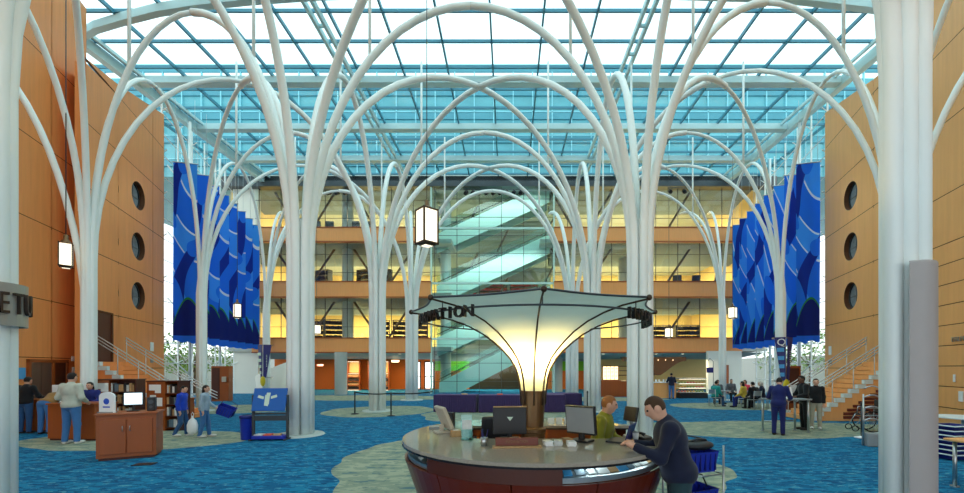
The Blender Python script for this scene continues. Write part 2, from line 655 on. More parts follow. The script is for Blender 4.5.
ZS = [0, 1.9, 4.0, 6.15, 8.35, 10.62, 12.85, 16.0]
HOLES = [(18.05, 5.08, .60), (18.05, 7.25, .60), (18.05, 9.48, .60)]
fl = lambda y: 12.7 + (y - 14.5) * .31
fr = lambda y: 13.0 + (y - 15.0) * .30
LW, RW = (9.41, .38), (9.39, .315)
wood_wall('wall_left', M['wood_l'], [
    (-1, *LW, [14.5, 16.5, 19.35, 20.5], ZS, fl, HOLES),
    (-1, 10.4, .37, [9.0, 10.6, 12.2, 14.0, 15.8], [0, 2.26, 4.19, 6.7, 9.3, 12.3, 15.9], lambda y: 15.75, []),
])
mb = MB()
p0, p1 = V(-14.92, 14.5, 0), V(-16.26, 15.8, 0)
mb.add([p0, p1, p1 + V(0, 0, 12.7), p0 + V(0, 0, 12.7), p0 + V(-.3, -.1, 0), p1 + V(-.3, -.1, 0), p1 + V(-.3, -.1, 12.7), p0 + V(-.3, -.1, 12.7)],
       [(0, 1, 2, 3), (4, 7, 6, 5), (0, 3, 7, 4), (1, 5, 6, 2), (2, 6, 7, 3)])
struct('wall_left_return', mb, M['wood_l'])
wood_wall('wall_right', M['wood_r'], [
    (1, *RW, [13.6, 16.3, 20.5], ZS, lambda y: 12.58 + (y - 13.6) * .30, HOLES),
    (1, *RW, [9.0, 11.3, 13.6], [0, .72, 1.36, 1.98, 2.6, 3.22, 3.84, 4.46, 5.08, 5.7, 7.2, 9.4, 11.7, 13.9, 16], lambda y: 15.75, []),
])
# portholes: round window with rim, mullion and something blue behind the pane
k = 1
for side, (a, b) in ((-1, LW), (1, RW)):
    for hy, hz, hr in HOLES:
        c = wpt(side, a, b, hy, hz, -.22)
        ax = (wpt(side, a, b, hy, hz, 1) - wpt(side, a, b, hy, hz, 0)).normalized()
        mb = MB()
        mb.lathe([(hr - .06, -.03), (hr - .06, .04), (hr + .0, .04), (hr + .0, -.03)], c, 36, 0, False, axis=ax)
        mb.lathe([(.001, .0), (hr - .05, .0)], c, 36, 1, False, axis=ax)
        d = V(-ax.y, ax.x, 0)
        mb.tube([c + d * (hr - .06), c - d * (hr - .06)], .018, 6, 0)
        mb.tube([c + V(0, 0, hr - .06), c - V(0, 0, hr - .06)], .018, 6, 0)
        struct('window_%d' % k, mb, [M['dark_steel'], M['porthole_pane']])
        k += 1

# doorways high in the side walls, reached by the stairs, and the lift doors
mb = MB()
for y0, y1 in ((15.05, 15.95),):
    pts = [wpt(-1, *LW, y0, 2.15, .02), wpt(-1, *LW, y1, 2.15, .02), wpt(-1, *LW, y1, 3.97, .02), wpt(-1, *LW, y0, 3.97, .02)]
    mb.quad(*pts)
    for (ya, yb, za, zb) in ((y0 - .08, y0, 2.15, 4.05), (y1, y1 + .08, 2.15, 4.05), (y0, y1, 3.97, 4.05)):
        q = [wpt(-1, *LW, yy, zz, oo) for oo in (.0, .06) for zz in (za, zb) for yy in (ya, yb)]
        mb.add(q, [(4, 5, 7, 6), (0, 4, 6, 2), (1, 3, 7, 5), (2, 6, 7, 3), (0, 1, 5, 4)], 1)
struct('door_1', mb, [M['desk_wood_dark'], M['groove']])
mb = MB()
pts = [wpt(1, *RW, yy, zz, .02) for yy, zz in ((14.3, 2.15), (15.7, 2.15), (15.7, 3.97), (14.3, 3.97))]
mb.quad(*pts)
for (ya, yb, za, zb) in ((14.22, 14.3, 2.15, 4.05), (15.7, 15.78, 2.15, 4.05), (14.3, 15.7, 3.97, 4.05)):
    q = [wpt(1, *RW, yy, zz, oo) for oo in (.0, .06) for zz in (za, zb) for yy in (ya, yb)]
    mb.add(q, [(4, 5, 7, 6), (0, 4, 6, 2), (1, 3, 7, 5), (2, 6, 7, 3), (0, 1, 5, 4)], 1)
struct('door_2', mb, [M['desk_wood_dark'], M['groove']])
mb = MB()
LN = (10.4, .37)
for (ya, yb, z1, mi) in ((13.0, 13.45, 2.1, 0), (13.47, 13.92, 2.1, 0), (14.02, 14.6, 2.1, 1)):
    q = [wpt(-1, *LN, yy, zz, oo) for oo in (.0, .04) for zz in (0, z1) for yy in (ya, yb)]
    mb.add(q, [(4, 5, 7, 6), (0, 4, 6, 2), (1, 3, 7, 5), (2, 6, 7, 3)], mi)
for (ya, yb, za, zb) in ((12.92, 13.0, 0, 2.2), (13.92, 14.02, 0, 2.2), (14.6, 14.68, 0, 2.2), (12.92, 14.68, 2.1, 2.2)):
    q = [wpt(-1, *LN, yy, zz, oo) for oo in (.0, .08) for zz in (za, zb) for yy in (ya, yb)]
    mb.add(q, [(4, 5, 7, 6), (0, 4, 6, 2), (1, 3, 7, 5), (2, 6, 7, 3), (0, 1, 5, 4)], 2)
struct('door_3', mb, [M['door_steel'], M['desk_wood_dark'], M['desk_wood']])

# ================================================================== ROOF
ZR = 15.8
XL, XR = -17.8, 16.0
mb = MB()
mb.quad((-20.5, -3, ZR + .12), (19, -3, ZR + .12), (19, 30.3, ZR + .12), (-20.5, 30.3, ZR + .12))
struct('ceiling', mb, M['glass_roof'])
mb = MB()
ys = np.arange(2.5, 30.3, 1.5)
for y in ys:
    mb.box(((XL + XR) / 2, y, ZR + .05), (39.0, .07, .13))
xs = np.arange(-19.6, 18.8, 2.1)
for x in xs:
    mb.box((x, 14.2, ZR + .03), (.075, 32.4, .16))
struct('trim_1', mb, M['bar_teal'])
# cross beams; the one nearest bows towards the back of the room at its left end
for i, y in enumerate((15.55, 19.65, 23.45, 27.0, 29.9)):
    mb = MB()
    if i == 0:
        pts = [(XL, 17.0), (-16.6, 16.5), (-15.1, 16.1), (-13.4, 15.7), (-11.6, 15.42), (-9.6, 15.2), (-7, 15.0), (-4, 14.9), (4, 14.9), (10, 15.1), (13.5, 15.5), (XR, 15.9)]
    else:
        pts = [(XL, y), (XR, y)]
    h, d = .34, (.13 if i == 0 else .20)
    for (xa, ya), (xb, yb) in zip(pts[:-1], pts[1:]):
        vs = [(xa, ya - d, ZR - h), (xb, yb - d, ZR - h), (xb, yb + d, ZR - h), (xa, ya + d, ZR - h),
              (xa, ya - d, ZR - .02), (xb, yb - d, ZR - .02), (xb, yb + d, ZR - .02), (xa, ya + d, ZR - .02)]
        mb.add(vs, [(0, 3, 2, 1), (4, 5, 6, 7), (0, 1, 5, 4), (2, 3, 7, 6), (1, 2, 6, 5), (3, 0, 4, 7)])
    struct('trim_%d' % (i + 2), mb, M['beam'])
for i, x in enumerate((-7.5, 5.4)):
    mb = MB()
    for dx in (-.17, .17):
        mb.box((x + dx, 16.0, ZR - .12), (.12, 28.0, .24))
    for y in np.arange(3, 30, 1.5):
        mb.box((x, y, ZR - .12), (.3, .08, .12))
    struct('trim_%d' % (7 + i), mb, M['beam'])
for i, x in enumerate((XL, XR)):
    mb = MB()
    mb.box((x, 16, ZR - .22), (.32, 28.4, .46))
    mb.box((x + (.5 if i == 0 else -.5), 16, ZR - .08), (.1, 28.4, .14))
    struct('trim_%d' % (9 + i), mb, M['beam'])

# the taller building that rises behind the glass roof
mb = MB()
mb.bbox(-34, 34, 30.6, 46, ZR + .35, 23.5, 0)
for z in np.arange(16.9, 24, 1.75):
    mb.bbox(-34, 34, 30.5, 30.6, z, z + .5, 1)
    mb.bbox(-34, 34, 30.47, 30.62, z + .5, z + .56, 2)
for x in np.arange(-33, 34, 1.45):
    mb.bbox(x, x + .07, 30.47, 30.62, ZR + .35, 23.9, 2)
struct('wall_back_upper', mb, [M['facade_teal'], M['facade_teal2'], M['facade_line']])
mb = MB(); mb.bbox(-21, 19.5, 29.7, 30.4, ZR - .75, ZR - .02)
struct('trim_11', mb, M['dark_steel'])

# ================================================================== BACK OF THE HALL
FZ = [0.0, 3.45, 7.45, 11.45]           # storey floors
GX0, GX1 = -5.6, 3.35                   # the stair hall between the two wings
BANDS = [(3.05, 4.07), (7.07, 8.17), (11.1, 12.1)]
t_i = 12
for (z0, z1) in BANDS:
    for xa, xb in ((-18.6, GX0), (GX1, 17.0)):
        mb = MB()
        mb.bbox(xa, xb, 29.75, 30.05, z0, z1, 0)
        mb.bbox(xa, xb, 29.70, 30.08, z1 - .04, z1 + .02, 1)
        mb.bbox(xa, xb, 29.72, 30.08, z0 - .08, z0, 1)
        struct('trim_%d' % t_i, mb, [M['wood_band'], M['desk_wood']])
        t_i += 1
# floors of the storeys
for k_, z in enumerate(FZ[1:]):
    mb = MB()
    mb.bbox(-20.5, GX0, 30.1, 41, z - .35, z, 0)
    mb.bbox(GX1, 19, 30.1, 41, z - .35, z, 0)
    mb.bbox(GX0, GX1, 34.2, 41, z - .35, z, 0)
    struct('floor_storey_%s' % ('first', 'second', 'third')[k_], mb, M['slab'])
mb = MB()
for xa, xb in ((-20.5, GX0), (GX1, 19)):
    mb.quad((xa, 30.06, 3.02), (xb, 30.06, 3.02), (xb, 34.5, 2.6), (xa, 34.5, 2.6))
mb.bbox(-20.5, 19, 30.1, 42, ZR - .3, ZR + .3)
struct('ceiling_soffit', mb, M['slab'])
# grey dropped ceilings that slope down behind the glass, and brown braces
mb = MB()
for zc in (7.08, 11.08, 15.4):
    for xa, xb in ((-20.3, GX0), (GX1, 18.4)):
        mb.quad((xa, 30.4, zc), (xb, 30.4, zc), (xb, 34.2, zc - .75), (xa, 34.2, zc - .75))
        mb.quad((xa, 34.2, zc - .75), (xb, 34.2, zc - .75), (xb, 34.3, zc), (xa, 34.3, zc))
struct('ceiling_dropped', mb, M['interior_grey'])
mb = MB()
for zf, zc in ((3.5, 7.0), (7.5, 11.0), (11.5, 15.3)):
    for x in (-15.5, -9.5, 5.6, 11.6):
        for s in (-1, 1):
            mb.tube([(x, 31.3, zf if zf > 8 else zf + .1), (x + s * 2.3, 31.3, zc)], .085, 8)
for x in (-4.4, -.9, 2.4):
    for zf, zc in ((3.5, 7.4), (7.5, 11.4), (11.5, 15.3)):
        mb.tube([(x, 34.0, zf), (x + 1.9, 34.0, zc)], .09, 8)
struct('trim_braces', mb, M['brace'])
# back walls of the storeys
mb = MB()
mb.bbox(-20.7, 18.8, 41, 41.3, 3.4, ZR, 0)
mb.bbox(-20.7, -20.3, 30.6, 41, 3.4, ZR, 0); mb.bbox(18.4, 18.8, 30.6, 41, 3.4, ZR, 0)
struct('wall_back', mb, M['interior_cream'])
mb = MB()
mb.bbox(GX0 - .6, GX1 + .6, 38.0, 38.2, 3.4, ZR, 0)
struct('wall_back_stair_hall', mb, M['interior_grey'])
mb = MB()
mb.bbox(-20.5, -6.4, 36, 36.2, 0, 3.1, 0)
for xa, xb in ((-6.4, -3.4), (2.6, 7.0)):
    mb.bbox(xa, xb, 36, 36.2, 0, 1.62, 0)
    mb.bbox(xa, xb, 36, 36.2, 1.62, 2.45, 1)
mb.bbox(-3.4, 2.6, 36, 36.2, 0, 2.45, 4)
mb.bbox(-6.4, 7.0, 36, 36.2, 2.45, 3.4, 2)
mb.bbox(7.0, 19, 36, 36.2, 0, 3.1, 3)
struct('wall_back_ground', mb, [M['orange_wall'], M['green_wall'], M['interior_grey'], M['interior_cream'], M['bronze_dark']])
mb = MB()
for x, y, z0, z1 in ((-11.9, 29.2, 0, 3.0), (-4.95, 32.6, 0, 15), (-12.3, 31.5, 3.4, 7.1), (-12.3, 31.5, 7.4, 11.1), (-12.3, 31.5, 11.4, 15.5),
                     (3.9, 32.5, 0, 3), (9.3, 33, 3.4, 7.1), (9.3, 33, 7.4, 11.1)):
    mb.lathe([(.42, z0), (.42, z1)], (x, y, 0), 24)
struct('trim_pillars', mb, M['slab'])
# curtain wall in front of the wings and of the stair hall
mb = MB()
for xa, xb in ((-18.6, GX0), (GX1, 17.0)):
    mb.quad((xa, 30.15, 3.4), (xb, 30.15, 3.4), (xb, 30.15, ZR - .7), (xa, 30.15, ZR - .7))
struct('window_7', mb, M['glass_teal'])
mb = MB()
mb.quad((GX0, 29.9, 0), (GX1, 29.9, 0), (GX1, 29.9, ZR - .7), (GX0, 29.9, ZR - .7))
struct('window_8', mb, M['glass_centre'])
mb = MB()
for x in np.arange(-18.3, 17, 1.62):
    z0 = 0 if GX0 - .1 < x < GX1 + .1 else 3.4
    y = 29.9 if z0 == 0 else 30.15
    mb.bbox(x - .018, x + .018, y - .03, y + .03, z0, ZR - .7)
for z in np.arange(4.9, 15, 1.33):
    mb.bbox(-18.6, GX0, 30.13, 30.17, z - .014, z + .014)
    mb.bbox(GX1, 17, 30.13, 30.17, z - .014, z + .014)
for z in np.arange(.9, 15, 1.33):
    mb.bbox(GX0, GX1, 29.88, 29.92, z - .014, z + .014)
for z in (4.0, 8.05, 12.05):
    mb.bbox(GX0, GX1, 29.8, 29.95, z - .07, z + .07, 1)
for x in (GX0, GX1):
    mb.bbox(x - .05, x + .05, 29.8, 30.0, 0, ZR - .7, 1)
struct('trim_curtain_wall', mb, [M['dark_steel'], M['pale_teal_panel']])

# ================================================================== GLAZED SIDES NEXT TO THE BANNERS
for side, nm in ((-1, 'window_9'), (1, 'window_10')):
    x0, x1 = (-17.4, -20.2) if side < 0 else (16.05, 18.3)
    y0, y1 = 20.6, 30.2
    mb = MB()
    mb.quad((x0, y0, 0), (x1, y1, 0), (x1, y1, ZR), (x0, y0, ZR), 0)
    struct(nm, mb, M['glass_clear'])
    mb = MB()
    for k_ in range(7):
        t = k_ / 6
        x, y = x0 + (x1 - x0) * t, y0 + (y1 - y0) * t
        mb.box((x, y, ZR / 2), (.06, .06, ZR), 0)
        # spider arms that hold the panes
        for z in np.arange(2.2, 15, 2.1):
            mb.tube([(x - side * .02, y, z), (x - side * .35, y - .1, z + .12)], .025, 6, 0)
    for z in np.arange(1.1, 15.5, 1.05):
        mb.tube([(x0, y0, z), (x1, y1, z)], .022, 6)
    # inner steel mast
    for yy in (22.5, 26.5):
        t = (yy - y0) / (y1 - y0)
        x = x0 + (x1 - x0) * t - side * .5
        mb.tube([(x, yy, 0), (x, yy, ZR - .4)], .07, 8)
        for z in (1.5, 4.5, 8, 11.5):
            mb.tube([(x, yy, z), (x + side * .5, yy + .9, z + 1.1)], .035, 6)
            mb.tube([(x, yy, z), (x + side * .5, yy - .9, z + 1.1)], .035, 6)
    struct('trim_glazing_left' if side < 0 else 'trim_glazing_right', mb, M['white_steel'])
# white return wall with a wooden door at the right back corner
mb = MB()
mb.bbox(14.3, 16.7, 29.3, 29.6, 0, 3.1, 0)
mb.bbox(15.15, 15.75, 29.24, 29.3, 0, 2.1, 1)
struct('wall_right_corner', mb, [M['white_paint'], M['desk_wood']])
mb = MB(); mb.bbox(-20.2, -18.4, 30.2, 30.5, 0, ZR)
struct('wall_left_corner', mb, M['white_paint'])

# ================================================================== OUTSIDE THE GLASS
rng = random.Random(3)
def tree(x, y, h, label):
    t = thing('leafy_tree', label, 'tree', (x, y, -.22), 0, 'trees outside the side glass')
    mb = MB()
    mb.tube([(0, 0, 0), (.05, 0, h * .3), (0, .05, h * .6)], [.14, .1, .05], 8)
    for k_ in range(4):
        a = k_ * 1.6 + x
        mb.tube([(0, 0, h * .35), (math.cos(a) * h * .22, math.sin(a) * h * .22, h * .65)], [.06, .02], 6)
    mb.build('trunk', M['bark'], t)
    mb = MB()
    for k_ in range(420):
        a, b_ = rng.uniform(0, 2 * PI), rng.uniform(-1, 1)
        rr = h * .42 * rng.uniform(.45, 1) ** .5
        c = V(math.cos(a) * math.sqrt(1 - b_ * b_) * rr, math.sin(a) * math.sqrt(1 - b_ * b_) * rr, h * .62 + b_ * rr * .85)
        s = rng.uniform(.10, .2)
        u = V(rng.uniform(-1, 1), rng.uniform(-1, 1), rng.uniform(-1, 1)).normalized()
        v = u.orthogonal().normalized()
        mb.add([c - u * s, c + v * s * .5, c + u * s, c - v * s * .5], [(0, 1, 2, 3)])
    mb.build('foliage', M['leaf'], t)
for k_, (x, y, h) in enumerate(((-24.5, 26, 4.6), (-27.5, 30, 5.4), (-26.0, 34, 5.0), (-30.5, 38, 5.6), (-25, 39, 4.8))):
    tree(x, y, h, ('green tree outside the left glazing, nearest the wood wall', 'taller green tree outside the left glazing behind the first one',
                   'middle green tree seen under the left blue banners', 'farthest tree outside the left glazing', 'round green tree by the back corner outside left')[k_])
for k_, (x, y, h) in enumerate(((23, 27, 5.6), (26.5, 32, 6.2), (22.5, 33.5, 5.2), (28, 38, 6.0))):
    tree(x, y, h, ('green tree outside the right glazing, nearest the wood wall', 'taller green tree outside the right glazing',
                   'small green tree seen under the right blue banners', 'farthest tree outside the right glazing')[k_])
mb = MB()
for side in (-1, 1):
    mb.bbox(*sorted((side * 34, side * 35)), 10, 60, -.22, 3.2)
struct('wall_outside', mb, M['slab'])

# ================================================================== UNSEEN END BEHIND THE CAMERA, ADDED TO CUT THE FRONT LIGHT
mb = MB(); mb.bbox(-18, 17, -6.4, -6.0, 5.6, ZR + .1)  # unseen wall, added to hold back daylight from behind the camera
struct('wall_front_unseen', mb, M['wood_r'])
mb = MB()
for x in np.arange(-15, 13, 2.0): mb.bbox(x - .04, x + .04, -6.3, -6.1, 0, 5.6)
mb.bbox(-15, 12.4, -6.3, -6.1, 2.5, 2.58)
struct('window_11', mb, M['white_steel'])
mb = MB(); mb.bbox(-18, 17, -6.0, 2.6, 5.6, 6.0)  # unseen low ceiling, added to put the near columns in shade
struct('ceiling_unseen_shade', mb, M['slab'])
mb = MB(); mb.bbox(-15.2, -14.8, -6.0, 9.0, 0, ZR); struct('wall_left_entrance', mb, M['wood_l'])
mb = MB(); mb.bbox(12.2, 12.6, -6.0, 9.0, 0, ZR); struct('wall_right_entrance', mb, M['wood_r'])
mb = MB(); mb.bbox(-21.5, 20, -6.4, -4, -.2, 0); struct('floor_entrance', mb, M['carpet'])
# ================================================================== TREE COLUMNS
GRID = {
    'A': [(-11.6, 4.6), (-12.55, 12.25), (-13.6, 18.2), (-14.25, 24.2)],
    'B': [(-6.15, 4.8), (-5.98, 11.8), (-5.8, 18.2), (-5.68, 24.2)],
    'C': [(4.38, 4.5), (3.80, 11.8), (3.74, 18.2), (3.78, 24.2)],
    'D': [(10.2, 4.2), (10.95, 11.6), (12.1, 18.2), (12.65, 24.2)],
}
COLS = 'ABCD'
Z0, ZAP = 5.2, 12.35


def branch_path(p, q, r0):
    """rises straight along the trunk, then arches over to meet its neighbour half way"""
    d = V(q[0] - p[0], q[1] - p[1], 0)
    L = d.length / 2
    d.normalize()
    diag = 1 if L > 4.9 and abs(d.x * d.y) > .2 else 0
    H = ZAP - Z0 - (.12 if diag else 0)
    pts = [d * r0 + V(0, 0, z) for z in (0.02, 1.7, 3.4, 4.8)]
    for k_ in range(15):
        a = PI / 2 * k_ / 14
        pts.append(d * (r0 + (L - r0) * (1 - math.cos(a))) + V(0, 0, Z0 + H * math.sin(a)))
    return pts, d, L, H


TREE_LABELS = {
    ('B', 0): 'white tree column at the left picture edge wearing the curved grey letter band',
    ('C', 0): 'big white tree column standing closest on the right before the wood wall',
    ('A', 1): 'white tree column against the left wood wall behind the service desk',
    ('B', 1): 'thick white tree column behind the blue map stand and blue bin',
    ('C', 1): 'thick white tree column right behind the woman in the green jacket',
    ('D', 1): 'white tree column mostly hidden behind the big right-hand column',
    ('A', 2): 'slim white tree column in front of the left blue banners',
    ('B', 2): 'white tree column ringed by the black belt posts',
    ('C', 2): 'white tree column just right of the lit canopy stem',
    ('D', 2): 'slim white tree column in front of the right banners, behind the blue Q sign',
    ('A', 3): 'thin white tree column behind the map stand with the narrow blue sign',
    ('B', 3): 'thin white tree column left of the stair hall',
    ('C', 3): 'thin white tree column between the lit canopy stem and the menu panel',
    ('D', 3): 'thin white tree column beside the food display case',
}
ring_mb = MB()
for (ck, rk), label in TREE_LABELS.items():
    p = GRID[ck][rk]
    inner = ck in 'BC'
    t = thing('tree_column', label, 'column', (p[0], p[1], 0), 0, 'white steel tree columns')
    t['kind'] = 'thing'
    ci = COLS.index(ck)
    r0 = (.26 if rk else .15 if ck == 'C' else .185) if inner else .125
    rt = (.118 if rk else .086 if ck == 'C' else .092) if inner else .082
    for dc in (-1, 0, 1):
        for dr in (-1, 0, 1):
            if dc == dr == 0 or not 0 <= ci + dc < 4 or not 0 <= rk + dr < 4:
                continue
            q = GRID[COLS[ci + dc]][rk + dr]
            pts, d, L, H = branch_path(p, q, r0)
            mb = MB()
            n = len(pts)
            radii = [rt] * 4 + [rt * (1 - .16 * k_ / 14) for k_ in range(15)]
            mb.tube(pts, radii, 14 if rk < 2 else 10)
            b = mb.build('branch', M['white_steel'], t)
            if dr == 0 and rk > 0:
                # hanger rod up to the roof beam
                k_ = 4 + 8
                c = pts[k_]
                mb = MB()
                mb.tube([(c.x, c.y, c.z), (c.x, c.y, ZR - .3)], .045, 8)
                mb.build('hanger_rod', M['white_steel'], t)
    if rk == 3:
        for dx in (-3.2, 3.2):
            if not (XL < p[0] + dx < XR):
                continue
            pts, d, L, H = branch_path(p, (p[0] + dx * .6, 31.5), r0)
            mb = MB(); mb.tube(pts, [rt * .95] * len(pts), 10)
            mb.build('branch', M['white_steel'], t)
    # the outward tubes of the outer trees are short, with a plate that ties the bundle
    mb = MB()
    mb.lathe([(r0 * .62, .02), (r0 * .62, 5.9), (r0 * .3, 6.2)], (0, 0, 0), 16)
    mb.build('core_post', M['white_steel'], t)
    if not inner:
        sgn = -1 if ck == 'A' else 1
        for a in ((0,) if rk == 1 else (-.5, .5)):
            dd = V(sgn * math.cos(a), math.sin(a), 0)
            mb = MB()
            if a == 0 and rk == 1:
                pts = [dd * r0 + V(0, 0, z) for z in (0.02, 2, 4.3)]
                for k_ in range(1, 11):
                    an = PI / 2 * k_ / 10 * .8
                    pts.append(dd * (r0 + 2.0 * (1 - math.cos(an))) + V(0, -.12 * k_, 4.5 + 6.2 * math.sin(an)))
                mb.tube(pts, [rt] * len(pts), 12)
                mb.tube([pts[-1], V(pts[-1].x, pts[-1].y, ZR - .4)], .05, 8)
            else:
                mb.tube([dd * r0 + V(0, 0, z) for z in (.02, 3, 5.2)] + [dd * (r0 * .7) + V(0, 0, 6.0)], [rt, rt, rt, rt * .6], 12)
            mb.build('branch', M['white_steel'], t)
        mb = MB()
        if rk == 1:
            mb.rbox((0, -.12, 6.75), (.30, .08, .42), .02)
            mb.build('tie_plate', M['bracket'], t)
    mb = MB()
    mb.lathe([(.22, 0), (.22, .05), (.62 if inner else .46, .04), (.66 if inner else .5, .0)], (0, 0, 0), 40, 0, False)
    mb.build('base_ring', M['stone_ring'], t)
    if (ck, rk) == ('C', 0):
        mb = MB()
        mb.lathe([(.238, 0), (.238, 3.05), (.228, 3.07), (.18, 3.07)], (0, 0, 0), 24, 0, False, a0=R(180 + 50), a1=R(180 + 150))
        mb.build('cladding', M['cladding'], t)

# curved band with raised letters on the left picture edge column
t = thing('letter_band', 'curved grey sign band reading RETURN in raised brown letters round the left column', 'sign', (-6.15, 4.8, 0))
mb = MB()
rb = .35
mb.lathe([(rb - .03, 2.43), (rb, 2.43), (rb, 2.93), (rb - .03, 2.93), (rb - .03, 2.43)], (0, 0, 0), 48, 0, False)
for a in range(4):
    an = a * PI / 2 + .4
    mb.tube([(.26 * math.cos(an), .26 * math.sin(an), 2.68), (rb * math.cos(an), rb * math.sin(an), 2.68)], .03, 6)
mb.build('band', M['ring_sign'], t)
a_cam = math.atan2(-4.8, 6.06)
for i, ch in enumerate('RETURN'):
    a = a_cam + R(25 + 22 * (i - 1))
    o = text_obj(ch, .36, .018, M['letters_brown'], t, ((rb + .014) * math.cos(a), (rb + .014) * math.sin(a), 2.68), a + PI / 2, 'letter')
    o.scale.x = .52

# ================================================================== BANNERS
def banner(x, y, z0, z1, wd, rz, label, group):
    o = thing('blue_banner', label, 'banner', (x, y, z0), rz, group)
    mb = MB()
    nx, nz = 10, 26
    H = z1 - z0
    vs = []
    for side in (0, 1):
        for j in range(nz + 1):
            for i in range(nx + 1):
                u, v = i / nx - .5, j / nz
                yy = .035 * math.sin(u * 9 + v * 4 + x) * (1 - v * .6) + (.008 if side else 0)
                zz = H * v + (.06 * math.sin(u * 12) * (1 - v) if j == 0 else 0)
                vs.append((u * wd, yy, zz))
    st = (nx + 1) * (nz + 1)
    fs = []
    for j in range(nz):
        for i in range(nx):
            a = j * (nx + 1) + i
            fs.append((a, a + 1, a + nx + 2, a + nx + 1))
            fs.append((st + a, st + a + nx + 1, st + a + nx + 2, st + a + 1))
    mb.add(vs, fs, 0, True)
    c = mb.build('cloth', M['banner'], o)
    mb = MB()
    mb.tube([(-wd / 2 - .05, 0, H), (wd / 2 + .05, 0, H)], .03, 8)
    for sx in (-1, 1):
        mb.tube([(sx * wd * .4, 0, H), (sx * wd * .4, 0, min(ZR - z0 - .2, H + 3.6))], .008, 5)
    mb.build('top_rod', M['steel'], o)
    return o


WORDS = ('nearest', 'second', 'third', 'fourth', 'fifth', 'sixth', 'seventh', 'eighth')
for i in range(8):
    t_ = i / 7
    y = 20.9 + 8.0 * t_
    x = -16.45 - 1.9 * t_
    banner(x, y, 3.25, 12.35 - .35 * t_, 1.06 + .42 * t_, R(14), '%s hanging blue wave banner of the left-hand row, counted from the wood wall' % WORDS[i], 'blue banners on the left')
    x = 15.3 + 1.35 * t_
    banner(x, y, 3.25, 12.35 - .35 * t_, 1.06 + .42 * t_, R(-14), '%s hanging blue wave banner of the right-hand row, counted from the wood wall' % WORDS[i], 'blue banners on the right')

# ================================================================== LANTERNS
def lantern(x, y, z, wd, h, label, rz=.75):
    o = thing('pendant_lantern', label, 'lamp', (x, y, z), rz, 'square pendant lanterns')
    mb = MB()
    s = wd / 2
    for sx in (-1, 1):
        mb.quad((sx * s, -s, .05), (sx * s, s, .05), (sx * s, s, h - .04), (sx * s, -s, h - .04))
        mb.quad((-s, sx * s, .05), (s, sx * s, .05), (s, sx * s, h - .04), (-s, sx * s, h - .04))
    mb.quad((-s * .6, -s * .6, -.03), (s * .6, -s * .6, -.03), (s * .6, s * .6, -.03), (-s * .6, s * .6, -.03))
    mb.build('lamp_shade', M['lamp_glass'], o)
    mb = MB()
    e = wd * .075
    for sx in (-1, 1):
        for sy in (-1, 1):
            mb.box((sx * s, sy * s, h / 2), (e * 1.3, e * 1.3, h))
        for zz in (.03, h - .02):
            mb.box((sx * s, 0, zz), (e * 1.2, wd, e * 1.2))
            mb.box((0, sx * s, zz), (wd, e * 1.2, e * 1.2))
    for sx in (-1, 1):
        mb.add([(sx * s, -s, .03), (sx * s, s, .03), (sx * s * .6, s * .6, -.03), (sx * s * .6, -s * .6, -.03)], [(0, 1, 2, 3)])
        mb.add([(-s, sx * s, .03), (s, sx * s, .03), (s * .6, sx * s * .6, -.03), (-s * .6, sx * s * .6, -.03)], [(0, 1, 2, 3)])
    mb.build('frame', M['bronze_dark'], o)
    mb = MB()
    mb.lathe([(s, h), (s * .7, h + .05), (.05, h + .10), (.05, h + .22), (.001, h + .24)], (0, 0, 0), 12)
    mb.build('cap', M['bronze'], o)
    mb = MB()
    mb.tube([(0, 0, h + .2), (0, 0, ZR - z - .05)], .012, 6)
    mb.build('cable', M['dark_steel'], o)


lantern(-1.98, 10.0, 4.93, .38, .86, 'large lit square lantern on a long cable left of the canopy')
lantern(-12.4, 11.5, 4.75, .26, .68, 'lit lantern hanging before the left wood wall')
lantern(-14.0, 21.2, 4.5, .3, .72, 'lit lantern in front of the lower left blue banners')
lantern(-12.6, 27.0, 4.1, .4, .62, 'small lit lantern hanging before the left wing of the balconies')
lantern(10.4, 26.5, 3.85, .36, .62, 'small lit lantern hanging above the cafe counter')
lantern(14.35, 26.2, 5.05, .4, .72, 'lit lantern hanging next to the foot of the right banners')

# ================================================================== INFORMATION KIOSK
KX, KY = .31, 5.04
# canopy on its stem
t = thing('canopy', 'glowing white fabric canopy like an upturned umbrella above the round desk', 'canopy', (KX, KY, 0))
PROF = [(.135, 1.50), (.145, 1.64), (.165, 1.80), (.20, 1.93), (.27, 2.06), (.36, 2.16), (.47, 2.26), (.60, 2.36), (.78, 2.46), (.98, 2.535), (1.2, 2.59), (1.5, 2.625)]
NS = 8
def canopy_r(r, ang):
    """distance of the cloth from the stem between two ribs: chords that sag inward a little"""
    s = (ang / (2 * PI / NS)) % 1.0
    chord = math.cos(PI / NS) / math.cos((s - .5) * 2 * PI / NS)
    sag = 1 - .05 * math.sin(PI * s) * min(1, r / 1.2)
    k_ = min(1, max(0, (r - .15) / .5))
    return r * (1 - k_ + k_ * chord * sag)
mb = MB()
n = NS * 8
vs, fs = [], []
for j, (r, z) in enumerate(PROF):
    for i in range(n):
        a = 2 * PI * i / n - PI / 2
        rr = canopy_r(r, a + PI / 2)
        vs.append((rr * math.cos(a), rr * math.sin(a), z))
for j in range(len(PROF) - 1):
    for i in range(n):
        fs.append((j * n + i, j * n + (i + 1) % n, (j + 1) * n + (i + 1) % n, (j + 1) * n + i))
mb.add(vs, fs, 0, True)
mb.build('fabric', M['canopy'], t)
